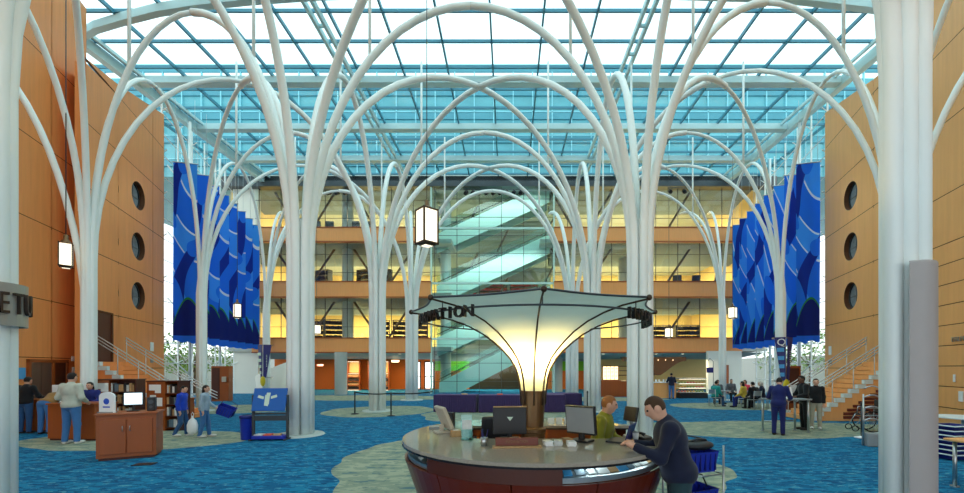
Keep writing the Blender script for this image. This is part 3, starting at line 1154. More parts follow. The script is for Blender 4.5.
for k_ in range(NS):
    a = 2 * PI * k_ / NS - PI / 2
    mb = MB()
    mb.tube([((r + .012) * math.cos(a), (r + .012) * math.sin(a), z - .010) for r, z in PROF], .010, 8)
    mb.ball((1.5 * math.cos(a), 1.5 * math.sin(a), 2.625), .03, 8)
    mb.build('rib', M['bronze_dark'], t)
mb = MB()
mb.tube([(canopy_r(1.5, a + PI / 2) * math.cos(a), canopy_r(1.5, a + PI / 2) * math.sin(a), 2.628) for a in [2 * PI * i / 64 for i in range(65)]], .011, 6, 0, False)
mb.build('rim_cable', M['dark_steel'], t)
mb = MB()
mb.lathe([(.145, 0), (.145, 1.15), (.155, 1.16), (.155, 1.2), (.125, 1.22), (.150, 1.62), (.155, 1.66), (.13, 1.67)], (0, 0, 0), 24, 0, False)
mb.build('stem', M['bronze'], t)
mb = MB()
mb.lathe([(.001, 1.9), (.05, 1.9), (.06, 2.0), (.04, 2.03), (.001, 2.03)], (0, 0, 0), 12)
mb.build('uplight', M['lamp_glass'], t)
lt = bpy.data.lights.new('canopy_lamp', 'POINT')
lt.energy = 85
lt.color = (1.0, .66, .24)
lt.shadow_soft_size = .06
lo = bpy.data.objects.new('canopy_lamp', lt); C.objects.link(lo); lo.location = (KX, KY, 2.16)

# letter ring
t = thing('letter_ring', 'ring under the canopy with black letters spelling INFORMATION twice', 'sign', (KX, KY, 0))
RR = 1.36
mb = MB()
mb.tube([(RR * math.cos(2 * PI * i / 72), RR * math.sin(2 * PI * i / 72), 2.51) for i in range(73)], .010, 6, 0, False)
mb.build('ring', M['dark_steel'], t)
for k_ in range(8):
    a = 2 * PI * k_ / 8 - PI / 2
    mb = MB()
    mb.tube([(RR * math.cos(a), RR * math.sin(a), 2.51), (RR * math.cos(a), RR * math.sin(a), 2.612)], .006, 5)
    mb.build('hanger', M['dark_steel'], t)
for base_deg in (-80.0, 40.0):
    for i, ch in enumerate('INFORMATION'):
        a = R(-90 + base_deg + i * 5.0)
        text_obj(ch, .165, .018, M['letters'], t, (RR * math.cos(a), RR * math.sin(a), 2.475), a + PI / 2, 'letter')

# the round desk
t = thing('information_desk', 'round mahogany information desk with granite top and lit glass display band', 'desk', (KX, KY, 0))
def cshape(ro, ri_x, y0, y1, xr=None, n=56):
    a1 = math.asin(y0 / ro)                 # front end of the gap on the right
    a2 = math.asin(y1 / ro)
    pts = []
    start, end = a1, a2 - 2 * PI
    for i in range(n + 1):
        a = start + (end - start) * i / n
        pts.append((ro * math.cos(a), ro * math.sin(a)))
    pts += [(ri_x, y1), (ri_x, y0)]
    return pts[::-1]
TOPZ = 1.13
mb = MB()
mb.prism(cshape(1.56, -.80, -.34, .68), TOPZ - .035, TOPZ)
mb.build('countertop', M['granite'], t)
mb = MB()
mb.prism(cshape(1.565, -.79, -.335, .69), TOPZ - .055, TOPZ - .036)
mb.build('counter_edge', M['edge_dark'], t)
# display band: glass front, floor of the case; wooden fascia elsewhere
def arcpts(r, a0, a1, n):
    return [(r * math.cos(a0 + (a1 - a0) * i / n), r * math.sin(a0 + (a1 - a0) * i / n)) for i in range(n + 1)]
A0, A1 = R(-14), R(-332)
for ga, gb, is_glass in ((-14, -84, 1), (-84, -136, 0), (-136, -196, 1), (-196, -332, 0)):
    pts = arcpts(1.525, R(ga), R(gb), 20)
    mb = MB()
    for (xa, ya), (xb, yb) in zip(pts[:-1], pts[1:]):
        if is_glass:
            mb.quad((xa, ya, .985), (xb, yb, .985), (xb, yb, TOPZ - .056), (xa, ya, TOPZ - .056))
        else:
            k9 = .96
            mb.add([(xa, ya, .93), (xb, yb, .93), (xb, yb, TOPZ - .056), (xa, ya, TOPZ - .056), (xa * k9, ya * k9, .93), (xb * k9, yb * k9, .93), (xb * k9, yb * k9, TOPZ - .056), (xa * k9, ya * k9, TOPZ - .056)],
                   [(0, 1, 2, 3), (4, 7, 6, 5), (0, 4, 5, 1), (2, 6, 7, 3)])
    mb.build('display_glass' if is_glass else 'fascia', M['glass_clear' if is_glass else 'desk_wood_dark'], t)
mb = MB()
mb.prism(cshape(1.495, -.75, -.30, .72), .935, .984)
mb.build('display_floor', M['steel'], t)
mb = MB()
po = arcpts(1.28, A0, A1, 64)
for (xa, ya), (xb, yb) in zip(po[:-1], po[1:]):
    mb.quad((xa, ya, .984), (xb, yb, .984), (xb, yb, TOPZ - .056), (xa, ya, TOPZ - .056))
mb.build('display_back', M['dark_steel'], t)
# tapered wood front in eleven panels
NP = 11
for i in range(NP):
    a0, a1 = A0 + (A1 - A0) * i / NP, A0 + (A1 - A0) * (i + 1) / NP
    g = -.004
    mb = MB()
    q = arcpts(1.0, a0 + g, a1 - g, 6)
    vs = []
    for r, z in ((1.24, .05), (1.535, .93), (1.50, .93), (1.20, .05)):
        vs += [(x * r, y * r, z) for x, y in q]
    m = len(q)
    fs = [(j, j + 1, m + j + 1, m + j) for j in range(m - 1)] + [(m + j, m + j + 1, 2 * m + j + 1, 2 * m + j) for j in range(m - 1)] + \
         [(2 * m + j, 2 * m + j + 1, 3 * m + j + 1, 3 * m + j) for j in range(m - 1)] + \
         [(0, m, 2 * m, 3 * m), (m - 1, 4 * m - 1, 3 * m - 1, 2 * m - 1)]
    mb.add(vs, fs)
    mb.build('front_panel', M['counter_wood'], t)
mb = MB()
mb.prism(cshape(1.2, -.78, -.36, .70), 0, .06)
mb.build('plinth', M['edge_dark'], t)
mb = MB()
mb.bbox(-.80, 1.3, -.40, -.36, .06, 1.07); mb.bbox(-.80, 1.2, .70, .74, .06, 1.07); mb.bbox(-.84, -.80, -.36, .70, .06, 1.07)
mb.build('inner_panel', M['desk_wood'], t)
# things shown inside the display band
rng = random.Random(5)
pm_list = ['white_paper', 'pale_books', 'teal_books', 'cyan_print', 'tan_books']
protos = {}
for i in range(20):
    a = R(-20 - 4.7 * i) if i < 14 else R(-140 - 9 * (i - 14))
    mk = pm_list[i % 5]
    wd = rng.uniform(.07, .12)
    mb = MB()
    mb.rbox((0, 0, wd * .22), (wd, .012, wd * .8), .003, 0, 0, R(-58))
    o = mb.build('leaflet', M[mk], None, (KX + 1.41 * math.cos(a), KY + 1.41 * math.sin(a), .988), a + PI / 2)
    tag(o, 'small leaflet lying in the lit glass band of the information desk', 'leaflet', 'leaflets in the desk display band')
# light strip of the case
ll = bpy.data.lights.new('display_lamp', 'AREA'); ll.shape = 'RECTANGLE'; ll.size = .9; ll.size_y = .03; ll.energy = 1.6; ll.color = (.8, .95, 1)
lo = bpy.data.objects.new('display_lamp', ll); C.objects.link(lo); lo.location = (KX + .72, KY - 1.12, 1.072); lo.rotation_euler = (0, 0, R(33))

# ---- things on the desk
def on_desk(name, label, cat, x, y, rz=0.0, z=TOPZ):
    return thing(name, label, cat, (x, y, z), rz)

t = on_desk('computer_monitor', 'beige backed computer monitor tilted at the left end of the round desk', 'monitor', -.80, 5.12, R(118))
mb = MB(); mb.rbox((0, .0, .19), (.34, .05, .30), .012, 0, 0, R(-24)); mb.build('housing', M['beige_plastic'], t)
mb = MB(); mb.rbox((0, -.035, .185), (.30, .01, .25), .004, 0, 0, R(-24)); mb.build('screen', M['black'], t)
mb = MB(); mb.rbox((0, .02, .012), (.2, .18, .024), .01); mb.rbox((0, .03, .06), (.06, .05, .1), .01); mb.build('stand', M['beige_plastic'], t)
t = on_desk('computer_monitor', 'black flat monitor seen from behind with a small pale triangle, centre of the desk', 'monitor', .02, 4.62, R(186))
mb = MB(); mb.rbox((0, 0, .215), (.38, .045, .31), .012); mb.build('housing', M['black'], t)
mb = MB(); mb.rbox((0, .026, .375), (.38, .02, .012), .003); mb.build('top_edge', M['tan_books'], t)
mb = MB(); mb.prism_xz([(-.035, .26), (.035, .26), (0, .215)], .024, .027); mb.build('badge', M['pale_print'], t)
mb = MB(); mb.rbox((0, 0, .012), (.22, .16, .024), .008); mb.rbox((0, 0, .05), (.05, .04, .08), .008); mb.build('stand', M['black'], t)
mb = MB(); mb.rbox((0, -.026, .215), (.35, .006, .28), .003); mb.build('screen', M['screen'], t)
t = on_desk('computer_monitor', 'grey and black flat monitor turned away beside the leaflets, right part of the desk', 'monitor', .80, 4.50, R(-38))
mb = MB(); mb.rbox((0, 0, .24), (.36, .05, .32), .012, 0, 0, R(8)); mb.build('housing', M['black'], t)
mb = MB(); mb.rbox((0, -.028, .24), (.33, .008, .28), .003, 0, 0, R(8)); mb.build('screen', M['grey_plastic'], t)
mb = MB(); mb.rbox((0, .02, .012), (.22, .18, .024), .008); mb.rbox((0, .02, .06), (.06, .05, .1), .008); mb.build('stand', M['black'], t)
t = on_desk('computer_monitor', 'small black monitor on an arm between the woman and the leaning man', 'monitor', 1.44, 4.80, R(-62))
mb = MB(); mb.rbox((0, 0, .27), (.20, .035, .17), .01, 0, 0, R(-12)); mb.build('housing', M['black'], t)
mb = MB(); mb.rbox((0, .02, .27), (.17, .008, .14), .003, 0, 0, R(-12)); mb.build('screen', M['dark_steel'], t)
mb = MB(); mb.tube([(0, 0, .02), (.02, 0, .12), (0, 0, .22)], .022, 8); mb.cyl((0, 0, 0), .09, .025, 16); mb.build('stand', M['grey_plastic'], t)
t = on_desk('name_plate', 'dark red wooden plate with small lettering before the black monitor', 'sign', .09, 4.20, R(3))
mb = MB(); mb.rbox((0, 0, .055), (.44, .03, .09), .006); mb.build('plate', M['counter_wood'], t)
mb = MB(); mb.rbox((0, -.02, .008), (.50, .09, .016), .004); mb.build('foot', M['tan_books'], t)
text_obj('INFORMATION', .034, .002, M['bronze'], t, (0, -.017, .058), 0, 'lettering')
t = on_desk('leaflet_holder', 'clear upright leaflet holder on the left side of the round desk', 'holder', -.46, 4.62, R(15))
mb = MB(); mb.rbox((0, .03, .14), (.13, .008, .28), .003, 0, 0, R(-8)); mb.rbox((0, -.02, .06), (.13, .008, .12), .003); mb.rbox((0, 0, .006), (.14, .1, .012), .003); mb.build('holder', M['glass_balustrade'], t)
mb = MB(); mb.rbox((0, .012, .12), (.11, .012, .2), .002, 0, 0, R(-8)); mb.build('leaflets', M['pale_books'], t)
t = on_desk('pen_cup', 'small steel cup with pens at the left of the red plate', 'cup', -.25, 4.27)
mb = MB(); mb.lathe([(.001, 0), (.035, 0), (.038, .09), (.034, .09), (.03, .01)], (0, 0, 0), 16); mb.build('cup', M['steel'], t)
for a in range(3):
    mb = MB(); mb.tube([(.01 * math.cos(a * 2), .01 * math.sin(a * 2), .01), (.04 * math.cos(a * 2), .04 * math.sin(a * 2), .17)], .004, 6); mb.build('pen', M['blue_dark'], t)
t = on_desk('tissue_box', 'small orange brown box on the left of the round desk', 'box', -.62, 4.86, R(20))
mb = MB(); mb.rbox((0, 0, .035), (.12, .09, .07), .006); mb.build('carton', M['tan_books'], t)
mb = MB(); mb.rbox((0, 0, .073), (.06, .03, .006), .002); mb.build('opening', M['white_paper'], t)
t = on_desk('book', 'flat grey book lying at the far left edge of the round desk', 'book', -.95, 5.45, R(10))
mb = MB(); mb.rbox((0, 0, .018), (.2, .14, .036), .004); mb.build('cover', M['grey_plastic'], t)
mb = MB(); mb.rbox((.003, 0, .018), (.2, .13, .026), .002); mb.build('pages', M['white_paper'], t)
t = on_desk('desk_speaker', 'small black speaker behind the beige monitor on the round desk', 'speaker', -.78, 5.62, R(-20))
mb = MB(); mb.rbox((0, 0, .10), (.09, .09, .20), .012); mb.build('case', M['black'], t)
mb = MB(); mb.cyl((0, -.046, .12), .03, .006, 14, axis=(0, -1, 0)); mb.build('cone', M['dark_steel'], t)
for i, (x, y, mk, rz) in enumerate(((.42, 4.30, 'white_paper', .2), (.53, 4.32, 'pale_books', -.1), (.66, 4.28, 'white_paper', .05), (.64, 4.45, 'tan_books', .4))):
    t = on_desk('leaflet_stack', 'low stack of %s leaflets on the desk front, %s' % (('white', 'patterned pale', 'wide white', 'tan')[i], ('nearest the red plate', 'second from the red plate', 'third from the red plate', 'behind the wide white stack')[i]), 'leaflets', x, y, rz)
    mb = MB()
    for k_ in range(4):
        mb.box((rng.uniform(-.004, .004), rng.uniform(-.004, .004), .006 + k_ * .012), (.085, .11, .011), rng.uniform(-.06, .06))
    mb.build('stack', M[mk], t)
for i, x in enumerate((.30, .52, .64, .76)):
    t = on_desk('tent_card', '%s folded white card on the rear part of the round desk' % ('leftmost', 'second', 'third', 'rightmost')[i], 'card', x + .1, 5.9 + .02 * i, .1)
    mb = MB(); mb.add([(-.045, -.03, 0), (.045, -.03, 0), (.045, .0, .09), (-.045, .0, .09), (-.045, .03, 0), (.045, .03, 0)], [(0, 1, 2, 3), (3, 2, 5, 4)]); mb.build('card', M['white_paper'], t)
t = on_desk('laptop', 'open dark laptop in front of the woman in the green jacket', 'laptop', 1.22, 4.52, R(60))
mb = MB(); mb.rbox((0, 0, .012), (.30, .21, .02), .006); mb.build('keyboard', M['black'], t)
mb = MB(); mb.rbox((0, -.13, .11), (.30, .012, .20), .005, 0, 0, R(16)); mb.build('lid', M['blue_dark'], t)
t = on_desk('telephone', 'black desk telephone beside the small monitor near the leaning man', 'telephone', 1.50, 4.62, R(40))
mb = MB(); mb.rbox((0, 0, .03), (.17, .18, .05), .012, 0, 0, R(10)); mb.build('base', M['black'], t)
mb = MB(); mb.tube([(-.06, -.08, .07), (-.065, -.05, .085), (-.065, .05, .09), (-.06, .08, .075)], [.022, .015, .015, .022], 8); mb.build('handset', M['black'], t)
t = on_desk('paper_cup', 'white paper cup between the laptop and the telephone', 'cup', 1.40, 4.50)
mb = MB(); mb.lathe([(.001, 0), (.026, 0), (.036, .10), (.033, .10), (.025, .006)], (0, 0, 0), 18); mb.build('cup', M['white_paper'], t)
mb = MB(); mb.lathe([(.036, .10), (.038, .105), (.03, .112), (.001, .112)], (0, 0, 0), 18); mb.build('lid', M['grey_plastic'], t)
t = thing('office_chair', 'dark office chair inside the round desk behind the black monitor', 'chair', (-.22, 5.35, 0), R(20))
mb = MB(); mb.rbox((0, 0, .78), (.42, .42, .07), .03); mb.build('seat', M['black'], t)
mb = MB(); mb.rbox((0, -.22, 1.12), (.40, .06, .44), .03, 0, 0, R(8)); mb.build('backrest', M['black'], t)
mb = MB(); mb.cyl((0, 0, .1), .03, .66, 12)
for k_ in range(5):
    a = 2 * PI * k_ / 5
    mb.tube([(0, 0, .12), (.24 * math.cos(a), .24 * math.sin(a), .05)], .018, 8)
    mb.ball((.24 * math.cos(a), .24 * math.sin(a), .03), .03, 8)
mb.build('base', M['dark_steel'], t)
for sx in (-1, 1):
    mb = MB(); mb.tube([(sx * .2, -.18, .82), (sx * .24, -.16, 1.0), (sx * .24, .1, 1.02)], .018, 8); mb.build('armrest', M['black'], t)

# ================================================================== SKIRTED TABLES BEHIND THE DESK
def skirted_table(x, y, rz, L, label):
    t = thing('skirted_table', label, 'table', (x, y, 0), rz, 'purple skirted tables')
    D = .76
    mb = MB(); mb.rbox((0, 0, .735), (L, D, .03), .008); mb.build('tabletop', M['purple_top'], t)
    path = []
    for i in range(int(L / .03) + 1): path.append((-L / 2 + i * .03, -D / 2))
    for i in range(int(D / .03) + 1): path.append((L / 2, -D / 2 + i * .03))
    for i in range(int(L / .03) + 1): path.append((L / 2 - i * .03, D / 2))
    for i in range(int(D / .03) + 1): path.append((-L / 2, D / 2 - i * .03))
    mb = MB(); n = len(path); vs = []
    for z, am in ((.745, .002), (.6, .008), (.02, .022)):
        for i, (px, py) in enumerate(path):
            o_ = (am * math.sin(i * 1.9) + .012)
            nx = 0 if abs(px) < L / 2 - 1e-6 else (1 if px > 0 else -1)
            ny = 0 if abs(py) < D / 2 - 1e-6 else (1 if py > 0 else -1)
            vs.append((px + nx * o_, py + ny * o_, z))
    mb.add(vs, [(j * n + i, j * n + (i + 1) % n, (j + 1) * n + (i + 1) % n, (j + 1) * n + i) for j in range(2) for i in range(n)], 0, True)
    mb.build('skirt', M['purple'], t)
    mb = MB()
    for sx in (-1, 1):
        for sy in (-1, 1):
            mb.tube([(sx * (L / 2 - .1), sy * .3, .0), (sx * (L / 2 - .1), sy * .3, .72)], .015, 6)
    mb.build('leg_frame', M['dark_steel'], t)
skirted_table(-2.25, 17.95, R(-6), 1.83, 'purple skirted table at the left end of the row behind the desk')
skirted_table(-.32, 17.85, R(0), 1.83, 'purple skirted table second from the left, with the orange flyer')
skirted_table(1.55, 17.95, R(2), 1.83, 'purple skirted table just right of the canopy stem')
skirted_table(2.55, 18.9, R(8), 1.5, 'purple skirted table at the right rear end of the row')
for i, (x, y, mk, nm, lb) in enumerate(((-.35, 17.75, 'orange_print', 'flyer', 'orange flyer lying on the purple skirted table'),
                                        (-1.9, 17.9, 'tan_books', 'flyer', 'tan flyer lying on the left purple table'),
                                        (1.4, 17.9, 'pale_books', 'flyer', 'pale flyer lying on the right purple table'))):
    mb = MB(); mb.rbox((0, 0, .02), (.24, .3, .04), .004)
    tag(mb.build(nm, M[mk], None, (x, y, .752), .3 * i), lb, 'flyer')

# belt posts
def post(x, y, label, h=.95, mat='black', base='black'):
    t = thing('belt_post', label, 'post', (x, y, 0), 0, 'belt posts')
    mb = MB(); mb.lathe([(.001, 0), (.17, 0), (.17, .015), (.03, .05), (.001, .05)], (0, 0, 0), 24); mb.build('base', M[base], t)
    mb = MB(); mb.tube([(0, 0, .04), (0, 0, h - .08)], .028, 12); mb.build('pole', M[mat], t)
    mb = MB(); mb.lathe([(.036, h - .1), (.036, h - .01), (.02, h), (.001, h)], (0, 0, 0), 14); mb.build('head', M['black'], t)
    return t
post(-6.35, 17.0, 'black belt post left of the ringed white column')
post(-4.65, 16.3, 'black belt post right of the ringed white column')
post(3.33, 17.2, 'black belt post at the right end of the purple tables')
def belt(a, b, label, z=.9):
    mb = MB(); va, vb = V(*a), V(*b); d = (vb - va).normalized(); nn_ = V(-d.y, d.x) * .004
    n = 8; vs = []
    for i in range(n + 1):
        p = va.lerp(vb, i / n); s = -.05 * math.sin(PI * i / n)
        for zz in (z - .025, z + .025):
            for q in (-1, 1):
                vs.append((p.x + nn_.x * q, p.y + nn_.y * q, zz + s))
    fs = []
    for i in range(n):
        o_ = i * 4
        fs += [(o_, o_ + 4, o_ + 6, o_ + 2), (o_ + 1, o_ + 3, o_ + 7, o_ + 5), (o_ + 2, o_ + 6, o_ + 7, o_ + 3), (o_, o_ + 1, o_ + 5, o_ + 4)]
    mb.add(vs, fs)
    tag(mb.build('belt', M['black'], None), label, 'belt')
belt((-6.31, 16.98), (-4.69, 16.32), 'black belt strung between the two posts at the white column')
belt((-4.61, 16.34), (-3.22, 17.5), 'black belt running from the right post to the purple tables')

# ================================================================== LEFT: SERVICE DESKS, SHELVES, SIGN STANDS
def desk(name, label, x, y, sx, sy, h, rz=0.0, mat='desk_wood', doors=0):
    t = thing(name, label, 'desk', (x, y, 0), rz)
    mb = MB(); mb.rbox((0, 0, .05 + (h - .09) / 2 + .0), (sx - .06, sy - .06, h - .09), .006); mb.build('body', M[mat], t)
    mb = MB(); mb.rbox((0, 0, h - .02), (sx, sy, .04), .008); mb.build('desktop', M[mat], t)
    mb = MB(); mb.box((0, 0, .04), (sx - .12, sy - .12, .08)); mb.build('plinth', M['desk_wood_dark'], t)
    for i in range(doors):
        wd = (sx - .16) / doors
        dx = -sx / 2 + .08 + wd * (i + .5)
        mb = MB(); mb.rbox((dx, -sy / 2 + .02, h * .5), (wd - .02, .03, h - .26), .006); d = mb.build('door', M[mat], t)
        mb = MB(); s = 1 if i == 0 else -1
        hx = dx + s * (wd / 2 - .06)
        mb.tube([(hx, -sy / 2 + .0, h * .62), (hx, -sy / 2 - .03, h * .62), (hx, -sy / 2 - .03, h * .72), (hx, -sy / 2, h * .72)], .006, 6); mb.build('handle', M['steel'], d)
    return t
desk('service_desk', 'low wooden desk with two cabinet doors and a monitor, front left', -8.22, 8.95, 1.02, .72, .98, R(30), 'desk_wood', 2)
desk('service_desk', 'wooden service desk where the man in the pale jacket stands', -11.55, 11.15, 1.36, .66, .99, R(-2))
desk('service_desk', 'wooden counter in front of the lift doors where two people stand', -13.55, 12.65, 2.0, .5, .98, R(14))
desk('service_desk', 'small wooden desk with blue stripes behind the girl with the basket', -11.5, 14.45, .62, .5, .86)
t = thing('stripe_panel', 'two bright blue stripes on the front of the small wooden desk', 'sign', (-11.5, 14.185, 0))
for z in (.38, .56, .68):
    mb = MB(); mb.box((0, 0, z), (.56, .02, .08)); mb.build('stripe', M['blue_sign'], t)

def scan_card(x, y, z, label, rz=0.0):
    t = thing('sign_card', label, 'sign', (x, y, z), rz, 'white signs with a blue emblem')
    pts = [(-.17, 0), (.17, 0), (.17, .34)] + [(.17 * math.cos(a), .34 + .10 * math.sin(a)) for a in [PI * i / 8 for i in range(1, 8)]] + [(-.17, .34)]
    mb = MB(); mb.prism_xz(pts, -.02, .02); mb.build('card', M['white_paper'], t)
    mb = MB(); mb.cyl((0, -.021, .24), .065, .004, 20, axis=(0, -1, 0)); mb.box((0, -.022, .12), (.16, .003, .03)); mb.build('emblem', M['blue_print'], t)
    mb = MB(); mb.rbox((0, 0, .01), (.3, .16, .02), .004); mb.build('foot', M['grey_plastic'], t)
scan_card(-11.85, 11.0, .99, 'white arched sign with blue emblem left of the man in the pale jacket', R(-4))
scan_card(-8.52, 8.72, .98, 'white arched sign with blue emblem on the low desk beside the monitor', R(-4))
t = thing('computer_monitor', 'lit blue-white computer monitor on the low wooden desk', 'monitor', (-8.22, 9.0, .98), R(30))
mb = MB(); mb.rbox((0, 0, .27), (.34, .035, .30), .01); mb.build('housing', M['black'], t)
mb = MB(); mb.box((0, -.02, .275), (.30, .006, .25)); mb.build('screen', M['screen'], t)
mb = MB(); mb.rbox((0, 0, .012), (.2, .15, .024), .008); mb.rbox((0, .01, .07), (.05, .03, .12), .008); mb.build('stand', M['black'], t)
t = thing('desk_speaker', 'black speaker box standing right of the lit monitor', 'speaker', (-7.92, 9.12, .98), R(25))
mb = MB(); mb.rbox((0, 0, .15), (.14, .14, .30), .012); mb.build('case', M['black'], t)
mb = MB(); mb.cyl((0, -.071, .2), .045, .006, 16, axis=(0, -1, 0)); mb.cyl((0, -.071, .09), .03, .006, 16, axis=(0, -1, 0)); mb.build('cone', M['dark_steel'], t)
for i, (x, y, lb) in enumerate(((-13.75, 12.6, 'pale computer monitor on the counter before the lift doors'), (-13.05, 12.8, 'second pale computer monitor on the lift counter, nearer the column'))):
    t = thing('computer_monitor', lb, 'monitor', (x, y, .98), R(190))
    mb = MB(); mb.rbox((0, 0, .26), (.42, .05, .32), .01); mb.build('housing', M['white_paper'], t)
    mb = MB(); mb.box((0, -.028, .26), (.36, .006, .27)); mb.build('screen', M['screen'], t)
    mb = MB(); mb.rbox((0, 0, .012), (.2, .15, .024), .008); mb.rbox((0, .01, .06), (.05, .03, .1), .008); mb.build('stand', M['grey_plastic'], t)

books_p = {}
def bookshelf(x, y, rz, wd, h, solid, label, booklabel, group):
    t = thing('bookshelf', label, 'bookshelf', (x, y, 0), rz)
    D = .42
    W2 = wd + solid
    x0 = -W2 / 2
    mb = MB(); mb.bbox(x0, x0 + solid, -D / 2, D / 2, 0, h); mb.build('end_panel', M['desk_wood'], t)
    mb = MB(); mb.bbox(-x0 - .03, -x0, -D / 2, D / 2, 0, h); mb.build('side_panel', M['desk_wood_dark'], t)
    mb = MB(); mb.bbox(x0 + solid, -x0, D / 2 - .02, D / 2, 0, h); mb.build('back_panel', M['desk_wood_dark'], t)
    mb = MB(); mb.rbox((0, 0, h + .015), (W2 + .04, D + .04, .03), .006); mb.build('top_board', M['desk_wood_dark'], t)
    n = 4
    for k_ in range(n):
        z = .08 + k_ * (h - .1) / n
        mb = MB(); mb.bbox(x0 + solid, -x0 - .03, -D / 2, D / 2 - .02, z, z + .025); mb.build('shelf_board', M['desk_wood_dark'], t)
        xx = x0 + solid + .03
        while xx < -x0 - .09:
            hh = rng.uniform(.19, .27)
            th = rng.uniform(.035, .07)
            key = (rng.choice(['white_paper', 'pale_books', 'teal_books', 'tan_books', 'dark_books']), round(hh, 1))
            if key not in books_p:
                mb = MB(); mb.rbox((0, 0, .12), (.05, .18, .24), .004)
                books_p[key] = mb.build('book', M[key[0]], None)
                o = books_p[key]
            else:
                o = books_p[key].copy(); C.objects.link(o)
            c = V(math.cos(rz) * xx - math.sin(rz) * (-.06), math.sin(rz) * xx + math.cos(rz) * (-.06), 0)
            o.location = (x + c.x, y + c.y, z + .025)
            o.rotation_euler = (0, 0, rz)
            o.scale = (th / .05, 1, hh / .24)
            tag(o, booklabel, 'book', group)
            xx += th + .006
    # paper notices on the end panel
    for k_, (nx, nz) in enumerate(((.3, h - .18), (.62, h - .22), (.35, h - .5), (.7, h - .62))):
        mb = MB(); mb.box((x0 + solid * nx, -D / 2 - .006, nz), (.2, .006, .26 if k_ % 2 else .18)); mb.build('notice', M['white_paper'], t)
    return t
bookshelf(-12.0, 12.75, R(10), .72, 1.55, .30, 'first wooden bookshelf right of the left wall column, end panel with notices', 'book on the shelf nearest the left wall column', 'books on the first bookshelf')
bookshelf(-10.55, 12.75, R(-6), .44, 1.5, .62, 'second wooden bookshelf with a broad panel of white notices, behind the speaker box', 'book on the second bookshelf beside the notice panel', 'books on the second bookshelf')
t = thing('notice_board', 'upright wooden board with pinned notices left of the boy in blue', 'board', (-11.3, 14.0, 0), R(-8))
mb = MB(); mb.rbox((0, 0, .72), (.42, .12, 1.44), .008); mb.build('board', M['desk_wood'], t)
mb = MB(); mb.rbox((0, 0, .02), (.5, .34, .04), .008); mb.build('foot', M['desk_wood_dark'], t)
for z in (1.22, .9):
    mb = MB(); mb.box((.05, -.065, z), (.22, .006, .26)); mb.build('notice', M['white_paper'], t)

# stairs that climb to the doors in the side walls
def staircase(side, x0, y0, y1, label):
    t = thing('staircase', label, 'staircase', (x0, y0, 0))
    n, rise, run = 13, .165, .254
    s = side
    for k_ in range(n):
        mb = MB()
        xa, xb = s * k_ * run, s * (k_ + 1) * run
        mb.bbox(min(xa, xb) - .03, max(xa, xb) + .03, -.02, y1 - y0, (k_ + 1) * rise - .15, (k_ + 1) * rise)
        mb.mi = [0] * len(mb.mi)
        mb.v = [(a, min(b, .10), c) for a, b, c in mb.v]
        mb.bbox(min(xa, xb), max(xa, xb), .10, y1 - y0, (k_ + 1) * rise - .15, (k_ + 1) * rise, 1)
        mb.build('tread', [M['tread'], M['wood_l' if s < 0 else 'wood_r']], t)
    poly = [(0, 0)]
    for k_ in range(n):
        poly += [(s * k_ * run, (k_ + 1) * rise - .09), (s * (k_ + 1) * run, (k_ + 1) * rise - .09)]
    poly.append((s * n * run, 0))
    for yy, nm in ((.0, 'side_panel'), (y1 - y0 - .06, 'side_panel')):
        mb = MB(); mb.prism_xz(poly, yy + .01, yy + .05); mb.build(nm, M['wood_l' if s < 0 else 'wood_r'], t)
    # slatted panel
    mb = MB()
    for k_ in range(9):
        z = .08 + k_ * .135
        xs_ = max(1.25, (z + .55) / (rise / run))
        xe = n * run
        if xs_ < xe:
            mb.bbox(*sorted((s * xs_, s * xe)), -.03, .0, z, z + .10)
    mb.build('slat_panel', M['slat_red'], t)
    for yy in (.04, y1 - y0 - .04):
        for k_, zz in enumerate((.74, .86, .98)):
            mb = MB()
            mb.tube([(s * -.42, yy, .06 + zz - (.10 if k_ else .1)), (s * -.12, yy, .10 + zz), (s * (n * run - .1), yy, n * rise + zz)], .019, 8)
            mb.build('handrail', M['rail'], t)
        for k_ in range(0, n, 3):
            mb = MB()
            mb.tube([(s * (k_ + .5) * run, yy, (k_ + 1) * rise), (s * (k_ + .5) * run, yy, (k_ + 1) * rise + .98)], .014, 8)
            mb.build('post', M['rail'], t)
staircase(-1, -11.95, 15.05, 16.3, 'staircase with pale treads and triple handrail climbing to the left wall door')
staircase(1, 10.85, 14.8, 16.1, 'staircase with pale treads and red slatted side climbing to the right wall')

t = thing('floor_box', 'small dark floor outlet box on the blue carpet before the low wooden desk', 'floor box', (-7.27, 8.2, 0), .2)
mb = MB(); mb.rbox((0, 0, .008), (.34, .22, .016), .004); mb.build('lid', M['black'], t)
# blue map stand
t = thing('map_stand', 'blue map board with a pale figure on a grey frame before the thick column', 'sign stand', (-6.37, 11.0, 0), R(4))
mb = MB(); mb.rbox((0, -.04, 1.08), (.86, .04, .62), .01, 0, 0, R(-16)); mb.build('board', M['blue_sign'], t)
mb = MB()
for (px, pz, wd, hh, rot) in ((.0, .0, .12, .26, 0), (-.14, .06, .2, .07, .3), (.14, .07, .22, .07, -.3), (.02, .15, .1, .08, 0), (.0, -.12, .1, .1, .2)):
    cc, ss = math.cos(R(-16)), math.sin(R(-16))
    mb.box((px - .06, -.04 - .023 * cc - pz * ss * 1.0, 1.08 + pz * cc), (wd, .006, hh), 0, 0, R(-16), rot)
mb.build('map_figure', M['pale_print'], t)
mb = MB()
for sx in (-1, 1):
    mb.rbox((sx * .44, 0, .60), (.06, .07, 1.2), .008)
    mb.rbox((sx * .44, 0, .02), (.06, .42, .04), .008)
mb.rbox((0, 0, .70), (.84, .05, .05), .006); mb.rbox((0, 0, .58), (.84, .05, .14), .006)
